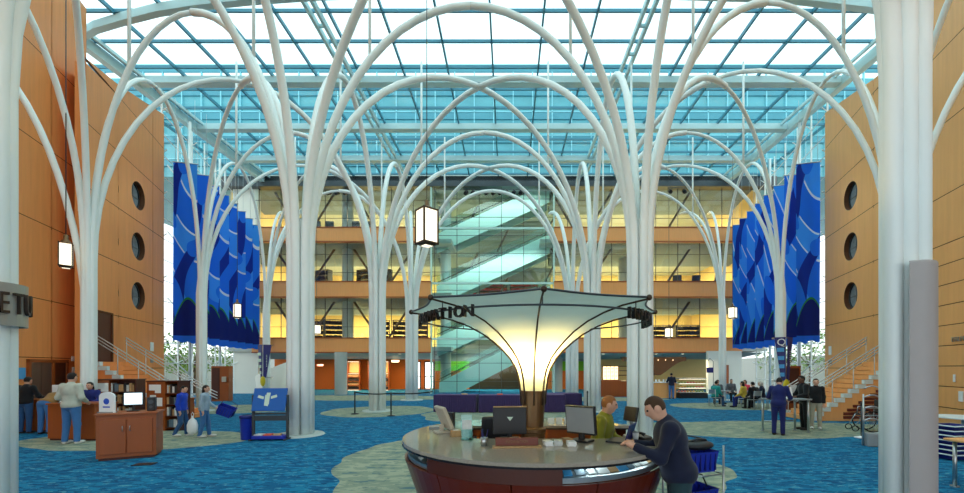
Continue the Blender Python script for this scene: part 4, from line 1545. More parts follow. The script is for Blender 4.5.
mb.build('frame', M['dark_steel'], t)
mb = MB(); mb.rbox((0, 0, .08), (.84, .32, .09), .01); mb.build('tray', M['blue_plastic'], t)
for i, x in enumerate((-.28, -.05, .18)):
    mb = MB(); mb.rbox((0, 0, .02), (.2, .22, .03), .004)
    tag(mb.build('flyer', M[('pale_books', 'orange_print', 'tan_books')[i]], None, (-6.37 + x, 11.0 + x * .07, .12), .2 * i), '%s flyer lying in the blue tray of the map stand' % ('pale', 'orange', 'tan')[i], 'flyer')
t = thing('waste_bin', 'blue plastic waste bin left of the map stand', 'bin', (-7.04, 11.05, 0))
mb = MB(); mb.lathe([(.001, .0), (.135, .0), (.14, .02), (.165, .6), (.175, .62), (.16, .63), (.13, .06), (.001, .05)], (0, 0, 0), 24); mb.build('body', M['blue_plastic'], t)
mb = MB(); mb.lathe([(.165, .57), (.18, .58), (.18, .64), (.16, .65), (.11, .66)], (0, 0, 0), 24); mb.build('lid', M['blue_dark'], t)

# cone shaped blue wraps on two slim columns
def wrap_sign(x, y, label, letter):
    t = thing('column_sign', label, 'sign', (x, y, 0))
    for side, mk, nm in ((-1, 'blue_dark', 'left_panel'), (1, 'blue_sign', 'right_panel')):
        mb = MB()
        zt, zb = 3.25, 1.35
        wt, wb = .40, .16
        y0 = -.37
        vs = [(side * .03, y0 - .02, zb), (side * wb, y0 + .05, zb), (side * wt, y0 + .16, zt), (side * .05, y0 - .02, zt)]
        vs += [(a, b + .03, c) for a, b, c in vs]
        f = [(0, 1, 2, 3), (4, 7, 6, 5), (0, 4, 5, 1), (1, 5, 6, 2), (2, 6, 7, 3), (3, 7, 4, 0)]
        if side < 0:
            f = [g[::-1] for g in f]
        mb.add(vs, f)
        p = mb.build(nm, M['blue_dark'], t)
        if side < 0:
            for k_ in range(4):
                mb = MB(); mb.box((-.16 - .022 * k_, y0 + .015 + .008 * k_, 1.62 + k_ * .36), (.16 + .035 * k_, .03, .17), R(-24)); mb.build('stripe', M['cyan_print' if letter else 'pale_print'], p)
        else:
            mb = MB()
            for k_ in range(8):
                mb.box((.2, y0 + .035, 2.0 + k_ * .09), (.035 if k_ % 3 else .05, .012, .05), R(24))
            mb.build('mark', M['pale_print'], p)
    if letter:
        text_obj(letter, .42, .012, M['white_paper'], t, (-.21, y0 - .0, 3.02), R(-22), 'letter')
    mb = MB(); mb.ball((0, -.38, 1.12), 1, 16, 0, (.15, .06, .30)); mb.build('drop', M['yellow'], t)
    mb = MB(); mb.lathe([(.33, 1.3), (.33, 1.36)], (0, 0, 0), 24); mb.lathe([(.33, 3.2), (.33, 3.26)], (0, 0, 0), 24); mb.build('clamp', M['steel'], t)
wrap_sign(-14.25, 24.2, 'narrow blue and white sign with a yellow drop behind the map stand', '')
wrap_sign(12.1, 18.2, 'blue sign with a white Q and a yellow drop on the slim right column', 'Q')
# curved reception booth far left
t = thing('curved_booth', 'curved booth, white outside and copper wood inside, far left behind the map stand', 'booth', (-14.9, 27.4, 0))
mb = MB()
n = 36; vs = []; fs = []
for i in range(n + 1):
    a = R(120) + R(300) * i / n
    zt = 2.0 + .75 * math.cos(a - .2)
    for r, z in ((1.55, 0), (1.72, zt), (1.64, zt), (1.47, 0)):
        vs.append((r * math.cos(a), r * math.sin(a), z))
for i in range(n):
    o_ = i * 4
    fs.append((o_, o_ + 4, o_ + 5, o_ + 1)); fs.append((o_ + 1, o_ + 5, o_ + 6, o_ + 2))
mb.add(vs, fs, 0, True); mb.build('outer_shell', M['white_paint'], t)
mb = MB(); fs = [(i * 4 + 2, i * 4 + 6, i * 4 + 7, i * 4 + 3) for i in range(n)]
mb.add(vs, fs, 0, True); mb.build('inner_lining', M['wood_l'], t)
t = thing('wood_kiosk', 'tall brown wooden cabinet left of the curved booth with a pale telephone', 'cabinet', (-16.45, 23.6, 0), R(10))
mb = MB(); mb.rbox((0, 0, 1.0), (.9, .5, 2.0), .01); mb.build('body', M['desk_wood'], t)
mb = MB(); mb.rbox((-.21, -.255, 1.0), (.4, .02, 1.8), .006); mb.build('door', M['desk_wood_dark'], t)
mb = MB(); mb.rbox((.22, -.28, 1.25), (.22, .06, .3), .01); mb.build('telephone', M['beige_plastic'], t)

# small plates on the walls
def plate(name, side, ab, y, z, wd, h, mat, label):
    p = wpt(side, *ab, y, z, .025)
    d = (wpt(side, *ab, y + 1, z) - wpt(side, *ab, y, z))
    mb = MB(); mb.rbox((0, 0, 0), (wd, .03, h), .006)
    o = mb.build(name, M[mat], None, p, math.atan2(d.y, d.x))
    tag(o, label, 'sign')
plate('wall_sign', -1, LW, 19.2, 2.9, .32, .42, 'white_paper', 'white sign plate on the left wood wall above the handrail end')
plate('wall_sign', -1, LW, 19.2, 2.25, .26, .2, 'grey_plastic', 'small grey plate below the white sign on the left wood wall')
plate('wall_sign', -1, LN, 12.7, 1.75, .3, .36, 'cyan_print', 'pale blue sign plate left of the lift doors')
plate('wall_sign', -1, LN, 15.0, 2.25, .14, .18, 'white_paper', 'small white plate right of the lift doors')
plate('wall_sign', -1, LN, 15.2, 1.75, .5, .4, 'white_paper', 'white notice plate above the man in the pale jacket')
plate('wall_sign', 1, RW, 19.9, 2.75, .26, .42, 'white_paper', 'white sign plate on the right wood wall above the stair foot')
plate('wall_sign', 1, RW, 19.9, 2.2, .3, .2, 'grey_plastic', 'small grey plate below the sign on the right wood wall')
plate('wall_telephone', 1, RW, 11.85, 1.1, .16, .3, 'white_paper', 'white wall telephone on the wood wall at the right edge')
plate('wall_switch', 1, RW, 12.1, 1.62, .07, .22, 'white_paper', 'narrow white switch plate on the wood wall at the right edge')
t = thing('wall_lettering', 'raised silver letters on the wood wall at the right picture edge', 'sign', wpt(1, *RW, 12.1, 2.74, .03), 0)
d = (wpt(1, *RW, 11, 0) - wpt(1, *RW, 12, 0)); t.rotation_euler.z = math.atan2(d.y, d.x)
text_obj('PALMS C', .2, .015, M['steel'], t, (.3, 0, .02), 0, 'letter')
# ================================================================== RIGHT SIDE: TABLE, RACK, WHEELCHAIR, BASKETS
t = thing('standing_table', 'tall standing table with steel legs where three people talk', 'table', (8.35, 12.35, 0), R(8))
mb = MB(); mb.rbox((0, 0, .985), (1.25, .62, .04), .012); mb.build('tabletop', M['grey_plastic'], t)
for sx, sy in ((-.55, -.24), (.55, -.24), (-.55, .24), (.55, .24)):
    mb = MB(); mb.tube([(sx, sy, 0.02), (sx, sy, .97)], .03, 10); mb.cyl((sx, sy, 0), .06, .02, 14); mb.build('leg', M['steel'], t)
mb = MB(); mb.tube([(-.55, .24, .3), (.55, .24, .3)], .018, 8); mb.build('rail', M['steel'], t)
t = thing('document_stand', 'small white upright page on the tall standing table', 'sign', (8.5, 12.45, 1.005), R(-10))
mb = MB(); mb.rbox((0, 0, .17), (.24, .012, .32), .003, 0, 0, R(-10)); mb.build('page', M['white_paper'], t)
mb = MB(); mb.rbox((0, .01, .008), (.2, .12, .016), .003); mb.build('foot', M['steel'], t)
t = thing('book', 'open book lying on the tall standing table', 'book', (8.15, 12.2, 1.005), R(20))
mb = MB()
for s in (-1, 1):
    mb.rbox((s * .09, 0, .014), (.18, .25, .025), .006, 0, 0, 0, s * R(-6))
mb.build('pages', M['white_paper'], t)
mb = MB(); mb.rbox((0, 0, .004), (.38, .27, .006), .002); mb.build('cover', M['dark_steel'], t)
# wooden leaflet cabinet by the stairs
t = thing('wood_kiosk', 'brown wooden cabinet behind the standing table by the stair foot', 'cabinet', (12.9, 18.9, 0), R(-10))
mb = MB(); mb.rbox((0, 0, 1.0), (.85, .5, 2.0), .01); mb.build('body', M['desk_wood'], t)
mb = MB(); mb.rbox((0, -.255, 1.1), (.7, .02, 1.6), .006); mb.build('door', M['desk_wood_dark'], t)
mb = MB(); mb.rbox((.1, -.275, .95), (.26, .02, .36), .004); mb.build('notice', M['white_paper'], t)

t = thing('step_ladder', 'slim steel ladder rack with curved rungs beside the big right column', 'ladder', (9.0, 10.15, 0), R(-14))
for s in (-1, 1):
    mb = MB(); mb.tube([(s * .17, 0, .0), (s * .17, 0, 1.28)], .020, 10); mb.build('upright', M['steel'], t)
for z in (.62, .92, 1.2, 1.42):
    mb = MB(); mb.tube([(-.17 + .34 * i / 8, -.03, z + .06 * math.sin(PI * i / 8)) for i in range(9)], .017, 8); mb.build('rung', M['steel'], t)
mb = MB(); mb.rbox((0, -.02, .16), (.32, .26, .32), .02); mb.build('base_box', M['grey_plastic'], t)
post(9.75, 11.3, 'steel belt post with pale foot at the right stairs', .98, 'dark_steel', 'white_paper')

t = thing('wheelchair', 'dark wheelchair parked behind the ladder rack at the right stairs', 'wheelchair', (11.0, 12.5, 0), R(70))
for s in (-1, 1):
    mb = MB()
    mb.tube([(s * .29, .30 * math.cos(a), .31 + .30 * math.sin(a)) for a in [2 * PI * i / 32 for i in range(33)]], .018, 6, 0, False)
    wh = mb.build('wheel', M['black_rubber'], t)
    mb = MB()
    for k_ in range(12):
        a = 2 * PI * k_ / 12
        mb.tube([(s * .29, 0, .31), (s * .29, .29 * math.cos(a), .31 + .29 * math.sin(a))], .004, 4)
    mb.build('spoke', M['steel'], wh)
    mb = MB()
    mb.tube([(s * .24, .42 + .08 * math.cos(a), .09 + .08 * math.sin(a)) for a in [2 * PI * i / 16 for i in range(17)]], .014, 6, 0, False)
    mb.build('caster', M['black_rubber'], t)
mb = MB()
for s in (-1, 1):
    mb.tube([(s * .24, -.25, .95), (s * .24, -.22, .5), (s * .24, .25, .48), (s * .24, .42, .15)], .014, 8)
    mb.tube([(s * .24, -.22, .72), (s * .24, .18, .72), (s * .24, .2, .5)], .014, 8)
mb.tube([(-.29, 0, .31), (.29, 0, .31)], .012, 8)
mb.build('frame', M['steel'], t)
mb = MB(); mb.rbox((0, .02, .49), (.46, .44, .04), .012); mb.build('seat', M['black'], t)
mb = MB(); mb.rbox((0, -.23, .74), (.46, .03, .42), .012); mb.build('backrest', M['black'], t)

def basket(x, y, z, rz, label, group=None, wd=.42, dp=.30, h=.22, handle=True, mats=('blue_plastic', 'blue_dark'), rx=0):
    t = thing('shopping_basket', label, 'basket', (x, y, z), rz, group)
    mb = MB()
    def ring(sc_, zz, inset=0): return [(sx * (wd / 2 * sc_ - inset), sy * (dp / 2 * sc_ - inset), zz) for sx, sy in ((-1, -1), (1, -1), (1, 1), (-1, 1))]
    r = [ring(.84, 0), ring(1, h), ring(1.07, h), ring(1.07, h - .025), ring(1.0, h - .025)]
    vs = [p for q in r[:3] for p in q] + ring(1.0, h, .006) + ring(.84, .008, .006)
    fs = [(3, 2, 1, 0)]
    for lv in range(4):
        for i in range(4):
            fs.append((lv * 4 + i, lv * 4 + (i + 1) % 4, lv * 4 + 4 + (i + 1) % 4, lv * 4 + 4 + i))
    fs.append((16, 17, 18, 19))
    mb.add(vs, fs)
    mb.build('body', M[mats[0]], t)
    if not handle:
        mb = MB()
        rr = ring(1.09, h - .012)
        mb.tube(rr + [rr[0]], .014, 8)
        mb.build('rim', M[mats[1]], t)
        return t
    mb = MB()
    for sy in (-1, 1):
        for k_ in range(6):
            xx = -wd / 2 * .8 + k_ * wd * .8 / 5
            mb.box((xx, sy * (dp / 2 * .95), h * .5), (.012, .014, h * .8))
    for sx in (-1, 1):
        for k_ in range(4):
            mb.box((sx * (wd / 2 * .95), -dp * .36 + k_ * dp * .24, h * .5), (.014, .012, h * .8))
    mb.build('rib', M[mats[1]], t)
    if handle:
        mb = MB()
        mb.tube([(-wd / 2 * .98, 0, h - .02), (-wd / 2 * .9, .06, h + .10), (0, .09, h + .14), (wd / 2 * .9, .06, h + .10), (wd / 2 * .98, 0, h - .02)], .009, 6)
        mb.build('handle', M['dark_steel'], t)
    return t
# basket rack beside the leaning man
t = thing('basket_rack', 'thin steel stand holding blue baskets at the right end of the round desk', 'rack', (1.99, 4.42, 0), R(20))
for sx, sy in ((-.24, -.18), (.24, -.18), (-.24, .18), (.24, .18)):
    mb = MB(); mb.tube([(sx, sy, 0), (sx, sy, 1.12)], .010, 8); mb.build('upright', M['steel'], t)
for z in (.42, .82):
    mb = MB()
    mb.tube([(-.24, -.18, z), (.24, -.18, z), (.24, .18, z), (-.24, .18, z), (-.24, -.18, z)], .008, 6); mb.build('shelf_wire', M['steel'], t)
basket(1.99, 4.42, .84, R(20), 'blue shopping basket on the upper tier of the stand beside the leaning man', 'blue baskets on the stand')
basket(1.99, 4.42, .44, R(20), 'blue shopping basket on the lower tier of the stand beside the leaning man', 'blue baskets on the stand')
t = thing('shoulder_bag', 'black bag lying on top of the blue baskets beside the leaning man', 'bag', (2.02, 4.40, 1.085), R(20))
mb = MB(); mb.ball((0, 0, .03), 1, 16, 0, (.20, .14, .055)); mb.build('body', M['black'], t)
mb = MB(); mb.tube([(-.16, 0, .05), (-.05, -.05, .10), (.08, -.04, .09), (.17, 0, .04)], .012, 6); mb.build('strap', M['black'], t)

# stack of baskets and tables at the right picture edge
for k_ in range(7):
    basket(9.42, 8.7, .02 + k_ * .10, R(10), 'dark blue basket in the stack at the right picture edge, %s from the bottom' % WORDS[k_] .replace('nearest', 'first'),
           'stacked baskets at the right edge', .50, .40, .11, False, ('blue_dark', 'tread'))
def round_table(x, y, h, r, label, top='white_paper'):
    t = thing('round_table', label, 'table', (x, y, 0))
    mb = MB(); mb.cyl((0, 0, h - .03), r, .03, 32); mb.build('tabletop', M[top], t)
    mb = MB(); mb.tube([(0, 0, .03), (0, 0, h - .03)], .035, 12); mb.build('pedestal', M['steel'], t)
    mb = MB(); mb.lathe([(.001, 0), (r * .6, 0), (r * .6, .012), (.05, .04), (.001, .04)], (0, 0, 0), 24); mb.build('base', M['steel'], t)
round_table(10.55, 9.5, .8, .55, 'pale round table behind the basket stack at the right picture edge', 'tread')
t = thing('wood_table', 'wooden table with a steel leg cut off by the right picture edge', 'table', (7.65, 6.45, 0), R(4))
mb = MB(); mb.rbox((0, 0, .765), (.9, .7, .04), .01); mb.build('tabletop', M['wood_r'], t)
for sx, sy in ((-.36, -.25), (.36, -.25), (-.36, .25), (.36, .25)):
    mb = MB(); mb.tube([(sx, sy, .02), (sx, sy, .75)], .028, 10); mb.cyl((sx, sy, 0), .06, .02, 14); mb.build('leg', M['steel'], t)

# ================================================================== CAFE AND SHOPS AT THE BACK
t = thing('cafe_counter', 'wooden cafe counter with pale top left of the lit food case', 'counter', (9.35, 26.0, 0))
mb = MB(); mb.rbox((0, 0, .48), (2.3, .8, .96), .01); mb.build('body', M['wood_r'], t)
mb = MB(); mb.rbox((0, 0, .98), (2.4, .9, .05), .012); mb.build('countertop', M['white_paper'], t)
for i in range(9):
    mb = MB(); mb.lathe([(.001, 0), (.04, 0), (.055, .16), (.05, .16), (.036, .01)], (0, 0, 0), 12)
    if i == 0:
        c0 = mb.build('cup', M['white_paper'], None)
    else:
        c0 = c0.copy(); C.objects.link(c0)
    c0.location = (8.35 + i * .24, 25.8 + .12 * (i % 2), 1.005)
    tag(c0, 'white cup in the row on the cafe counter', 'cup', 'white cups on the cafe counter')
t = thing('display_case', 'lit glass food case with black base on the cafe right side', 'display case', (11.55, 25.9, 0))
mb = MB(); mb.rbox((0, 0, .17), (1.75, .85, .34), .01); mb.build('base', M['black'], t)
mb = MB()
for q in (((-.86, -.42, .34), (.86, -.42, .34), (.86, -.30, 1.22), (-.86, -.30, 1.22)), ((-.86, -.42, .34), (-.86, .42, .34), (-.86, .42, 1.22), (-.86, -.30, 1.22)), ((.86, -.42, .34), (.86, .42, .34), (.86, .42, 1.22), (.86, -.30, 1.22))):
    mb.quad(*q)
mb.build('glass', M['glass_clear'], t)
mb = MB(); mb.rbox((0, .05, 1.24), (1.76, .74, .05), .01); mb.build('top', M['steel'], t)
for z in (.36, .64, .92):
    mb = MB(); mb.rbox((0, .06, z), (1.68, .6, .02), .004); mb.build('shelf', M['white_paper'], t)
mb = MB()
for z in (.62, .90, 1.19):
    mb.box((0, -.22, z), (1.64, .03, .02))
mb.build('light_strip', M['case_light'], t)
fm = [pm('pink food', srgb(226, 120, 110), .5), pm('golden bread', srgb(214, 164, 84), .7), pm('green salad', srgb(150, 170, 90), .7)]
fo = None
for k_, z in enumerate((.372, .652, .932)):
    for i in range(9):
        mb = MB(); mb.ball((0, 0, .05), 1, 10, 0, (.075, .09, .055))
        o = mb.build('pastry', fm[(i // 3 + k_) % 3], None, (11.55 - .74 + i * .185, 25.92, z))
        tag(o, 'portion of food on a lit shelf of the food case', 'food', 'food in the lit case')
# overhead shop front: curved brown soffit, lit boards
t = thing('shop_canopy', 'brown curved wooden canopy hanging over the cafe', 'canopy', (9.9, 27.6, 0))
pts = [(-2.1, 2.62), (2.1, 2.62), (2.1, 2.35)] + [(2.1 - 4.0 * i / 14, 2.35 - 1.0 * math.sin(PI * min(1, i / 14 * 1.02)) ** 2 * (1 - abs(i / 14 - .45))) for i in range(1, 15)]
mb = MB(); mb.prism_xz(pts, 0, 1.0); mb.build('shell', M['brown_soffit'], t)
mb = MB()
for i in range(6):
    mb.ball((-1.3 + i * .5, -.02, 2.42), .035, 8)
mb.build('spot', M['menu_light'], t)
t = thing('menu_panel', 'bright orange and yellow menu panel of the food stand', 'sign', (6.75, 27.0, 0))
mb = MB(); mb.rbox((0, .04, 1.55), (1.06, .06, .95), .01); mb.build('frame', M['desk_wood_dark'], t)
for i in range(4):
    mb = MB(); mb.rbox((-.375 + i * .25, .0, 1.55), (.22, .03, .85), .004); pn = mb.build('panel', M['menu_light'], t)
    mb = MB()
    for z in (1.85, 1.62, 1.36): mb.box((-.375 + i * .25, -.018, z), (.14, .004, .09))
    mb.build('print', M['menu_red'], pn)
mb = MB(); mb.rbox((0, .06, .54), (1.3, .5, 1.08), .01); mb.build('base', M['desk_wood'], t)
t = thing('food_stand', 'brown wooden food stand counter right of the orange menu panel', 'counter', (8.0, 27.2, 0))
mb = MB(); mb.rbox((-.15, 0, .5), (1.0, .7, 1.0), .01); mb.build('body', M['desk_wood'], t)
mb = MB(); mb.rbox((-.15, 0, 1.02), (1.06, .76, .04), .008); mb.build('countertop', M['tan_books'], t)
for z in (1.4, 1.7, 2.0):
    mb = MB(); mb.rbox((-.15, .3, z), (.9, .05, .05), .008); mb.build('shelf', M['desk_wood_dark'], t)
mb = MB()
for s in (-.62, .32): mb.rbox((s, .3, 1.5), (.05, .06, 1.0), .008)
mb.build('rack', M['desk_wood_dark'], t)
t = thing('shop_sign', 'dark blue square sign hanging by the lit food case', 'sign', (12.95, 26.3, 1.75))
mb = MB(); mb.rbox((0, 0, 0), (.42, .05, .34), .006); mb.build('board', M['blue_dark'], t)
mb = MB(); mb.tube([(.22, 0, -1.75), (.22, 0, .55), (0, 0, .75), (-.1, 0, .6)], .018, 8); mb.build('bracket', M['dark_steel'], t)
# lit bookcases in the left ground floor shop
for i, (x, lb) in enumerate(((-13.45, 'lit yellow bookcase left of the round pillar'), (-10.85, 'lit yellow bookcase right of the round pillar'))):
    t = thing('lit_bookcase', lb, 'bookcase', (x, 34.5, 0))
    wd = 2.0 if i == 0 else 1.7
    mb = MB()
    mb.bbox(-wd / 2, wd / 2, .2, .25, 0, 2.45)
    mb.build('back_panel', M['interior_cream'], t)
    mb = MB()
    for s in (-1, 0, 1): mb.bbox(s * wd / 2 - .03, s * wd / 2 + .03, -.2, .2, 0, 2.5)
    for z in (.05, .4, .75, 1.1, 1.45, 2.45): mb.bbox(-wd / 2, wd / 2, -.2, .2, z - .02, z + .02)
    mb.build('carcass', M['desk_wood'], t)
    mb = MB()
    for z in (.04, 1.42, 2.42): mb.box((0, -.1, z - .03), (wd - .1, .06, .02))
    mb.build('light_strip', M['case_light'], t)
    for r_, z in enumerate((.07, .42, .77, 1.12)):
        mb = MB(); xx = -wd / 2 + .06
        while xx < wd / 2 - .1:
            th = rng.uniform(.03, .06); mb.rbox((xx + th / 2, 0, z + .11), (th - .004, .2, rng.uniform(.16, .26)), .003); xx += th
        o = mb.build('row_of_books', M['tan_books' if r_ % 2 else 'dark_books'], t)
        o['kind'] = 'stuff'
for i, (x, z, wd) in enumerate(((-10.4, 2.5, 1.0), (-9.2, 2.42, .6), (-15.5, 2.1, .5))):
    mb = MB(); mb.rbox((0, 0, 0), (wd, .06, .16), .01)
    tag(mb.build('shop_sign', M['white_paper' if i == 0 else 'menu_red'], None, (x, 33.2 + i * .3, z)), ('long white sign strip over the left shop', 'red lit sign strip right of the long white one', 'small red lit sign at the far left shop')[i], 'sign')
# doors with daylight left of the stair hall
for k_, x in enumerate((-8.0, -6.85)):
    mb = MB()
    mb.bbox(x - .34, x + .34, 35.7, 35.75, .1, 2.35, 0)
    for s in (-1, 1): mb.bbox(x + s * .38 - .04, x + s * .38 + .04, 35.6, 35.8, 0, 2.45, 1)
    mb.bbox(x - .42, x + .42, 35.6, 35.8, 2.35, 2.45, 1)
    mb.bbox(x - .34, x + .34, 35.66, 35.72, 1.1, 1.16, 1)
    struct('door_%d' % (5 + k_), mb, [M['skylit_window'], M['bronze_dark']])

# ================================================================== STAIR FLIGHTS BEHIND THE GLASS
NM = ('lowest', 'second', 'third', 'topmost')
for k_ in range(4):
    z0 = [0.0, 3.45, 7.45, 11.45][k_]
    z1 = [3.45, 7.45, 11.45, 15.4][k_]
    xa, xb = (-5.3, 1.5) if k_ == 0 else (-5.5, 3.2)
    t = thing('stair_flight', '%s pale stair flight rising to the right behind the stair hall glass' % NM[k_], 'stairs', (0, 31.6, 0))
    dx, dz = xb - xa, z1 - z0
    for yy in (0, 1.7):
        mb = MB(); mb.prism_xz([(xa, z0 - .1 if k_ else 0), (xa, z0 + .75), (xb, z1 + .75), (xb, z1 - .75), (xa + 1.6 if k_ == 0 else xa, z0 - .75 if k_ else 0)], yy, yy + .06); mb.build('side_panel', M['pale_teal_panel'], t)
        mb = MB(); mb.tube([(xa, yy + .03, z0 + 1.0), (xb, yy + .03, z1 + 1.0)], .03, 8); mb.build('handrail', M['dark_steel'], t)
        mb = MB(); mb.quad((xa, yy + .03, z0 + .75), (xb, yy + .03, z1 + .75), (xb, yy + .03, z1 + 1.5), (xa, yy + .03, z0 + 1.5)); mb.build('glass_side', M['glass_balustrade'], t)
    mb = MB(); n = 22
    for i in range(n):
        mb.bbox(xa + dx * i / n, xa + dx * (i + 1) / n + .02, .06, 1.7, z0 + dz * (i + 1) / n - .2, z0 + dz * (i + 1) / n)
    mb.build('steps', M['dark_void'], t)
mb = MB()
for z in FZ[1:]:
    mb.bbox(GX0, -4.2, 30.4, 34.4, z - .3, z)
    mb.bbox(2.4, GX1, 30.4, 34.4, z - .3, z)
struct('floor_landing', mb, M['slab'])
# red bookshelves on the upper floor behind the stairs
def far_shelf(x, y, z, wd, h, mat, label, rz=0.0):
    t = thing('bookshelf', label, 'bookshelf', (x, y, z), rz, None)
    mb = MB()
    for s in (-1, 1): mb.bbox(s * wd / 2 - .03, s * wd / 2 + .03, -.25, .25, 0, h)
    nsh = max(2, int(h / .38))
    for i in range(nsh + 1): mb.bbox(-wd / 2, wd / 2, -.25, .25, i * h / nsh - .015, i * h / nsh + .015)
    mb.build('carcass', M['dark_steel'], t)
    for i in range(nsh):
        mb = MB(); xx = -wd / 2 + .05
        while xx < wd / 2 - .1:
            th = rng.uniform(.05, .1); mb.box((xx + th / 2, rng.uniform(-.03, .03), i * h / nsh + .15), (th - .006, .44, rng.uniform(.2, .29))); xx += th
        mb.build('row_of_books', M[mat], t)['kind'] = 'stuff'
    return t
for i, x in enumerate((-4.0, -1.3, 1.4)):
    far_shelf(x, 36.5, 7.45, 2.4, 2.0, 'red_books', '%s low shelf of red books on the upper floor behind the stairs' % ('left', 'middle', 'right')[i])
far_shelf(5.0, 33.5, 7.45, 1.8, 1.35, 'red_books', 'low shelf of red books just right of the stair hall')
pos = [(-15.6, 33.0), (-14.0, 33.0), (-10.4, 33.4), (-8.7, 33.6), (-7.2, 33.0)]
for i, (x, y) in enumerate(pos):
    far_shelf(x, y, 3.45, 1.4, 2.3, 'dark_books', '%s dark bookshelf on the lowest balcony of the left wing' % ('leftmost', 'second', 'third', 'fourth', 'rightmost')[i], R(20))
pos = [(-14.9, 33.2), (-11.5, 33.0), (-10.0, 33.0)]
for i, (x, y) in enumerate(pos):
    far_shelf(x, y, 7.45, 1.3, 2.3, 'dark_books', '%s dark bookshelf on the middle balcony of the left wing' % ('leftmost', 'middle', 'rightmost')[i], R(-24))
far_shelf(12.0, 33.5, 3.45, 2.4, 1.9, 'dark_books', 'low dark bookshelf on the lowest balcony of the right wing')
far_shelf(14.6, 33.5, 3.45, 1.9, 1.9, 'dark_books', 'low dark bookshelf at the right end of the lowest right balcony')
def armchair(x, y, z, rz, label, group):
    t = thing('armchair', label, 'chair', (x, y, z), rz, group)
    mb = MB(); mb.rbox((0, 0, .36), (.62, .60, .16), .04); mb.build('seat', M['black'], t)
    mb = MB(); mb.rbox((0, .28, .72), (.62, .14, .70), .05, 0, 0, R(-10)); mb.build('backrest', M['dark_steel'], t)
    for s in (-1, 1):
        mb = MB(); mb.rbox((s * .34, 0, .48), (.10, .58, .36), .03); mb.build('armrest', M['black'], t)
        for q in (-1, 1):
            mb = MB(); mb.tube([(s * .28, q * .24, 0), (s * .28, q * .24, .30)], .02, 6); mb.build('leg', M['dark_steel'], t)
for i, x in enumerate((-14.2, -13.3, -11.3, -10.4)):
    armchair(x, 30.9, 11.75, R(170 + 10 * (i % 2)), '%s dark armchair on the top balcony of the left wing' % ('leftmost', 'second', 'third', 'rightmost')[i], 'armchairs on the top left balcony')
for i, x in enumerate((12.75, 14.1, 15.7)):
    armchair(x, 30.95, 7.75, R(160 + 14 * i), '%s dark armchair on the middle balcony of the right wing' % ('leftmost', 'middle', 'rightmost')[i], 'armchairs on the middle right balcony')
mb = MB()
mb.bbox(-18, GX0, 30.5, 31.4, 11.45, 11.75); mb.bbox(GX1, 17, 30.5, 31.4, 7.45, 7.75)
struct('floor_sill', mb, M['slab'])
# rows of stage spots under the roof edge
def spot_bar(x0, x1, n, z, y, label):
    t = thing('spotlight_bar', label, 'lights', ((x0 + x1) / 2, y, z))
    L = (x1 - x0)
    mb = MB(); mb.tube([(-L / 2 - .2, 0, .3), (L / 2 + .2, 0, .3)], .03, 8)
    for s in (-1, 1): mb.tube([(s * L / 2, 0, .3), (s * L / 2, 0, 15.1 - z)], .02, 6)
    mb.build('bar', M['dark_steel'], t)
    for i in range(n):
        xx = -L / 2 + L * i / max(1, n - 1)
        mb = MB(); mb.lathe([(.001, -.22), (.13, -.22), (.16, .1), (.08, .18), (.001, .18)], (xx, 0, .05), 14, 0, False, axis=(.15, .75, .5)); mb.build('spotlight', M['black'], t)
spot_bar(-3.0, .9, 9, 14.35, 29.3, 'bar with nine black spotlights high before the stair hall')
spot_bar(-13.4, -11.6, 4, 14.35, 29.3, 'bar with four black spotlights high before the left wing')
spot_bar(11.6, 12.6, 2, 14.45, 29.3, 'bar with two black spotlights high before the right wing')

# ================================================================== SEATS FOR THE CAFE GROUP
def cafe_chair(x, y, rz, label):
    t = thing('cafe_chair', label, 'chair', (x, y, 0), rz, 'steel cafe chairs')
    mb = MB(); mb.rbox((0, 0, .45), (.42, .42, .03), .01); mb.build('seat', M['steel'], t)
    mb = MB(); mb.rbox((0, -.21, .74), (.42, .02, .22), .008, 0, 0, R(8)); mb.build('backrest', M['steel'], t)
    for s in (-1, 1):
        mb = MB(); mb.tube([(s * .19, -.19, 0), (s * .19, -.19, .46), (s * .19, -.23, .86)], .013, 8); mb.build('leg', M['steel'], t)
        mb = MB(); mb.tube([(s * .19, .19, 0), (s * .19, .18, .45)], .013, 8); mb.build('leg', M['steel'], t)
round_table(11.0, 21.0, .74, .38, 'small round cafe table between the person in teal and the one in grey', 'grey_plastic')
round_table(12.1, 20.6, .74, .38, 'small round cafe table before the people in dark coats', 'grey_plastic')
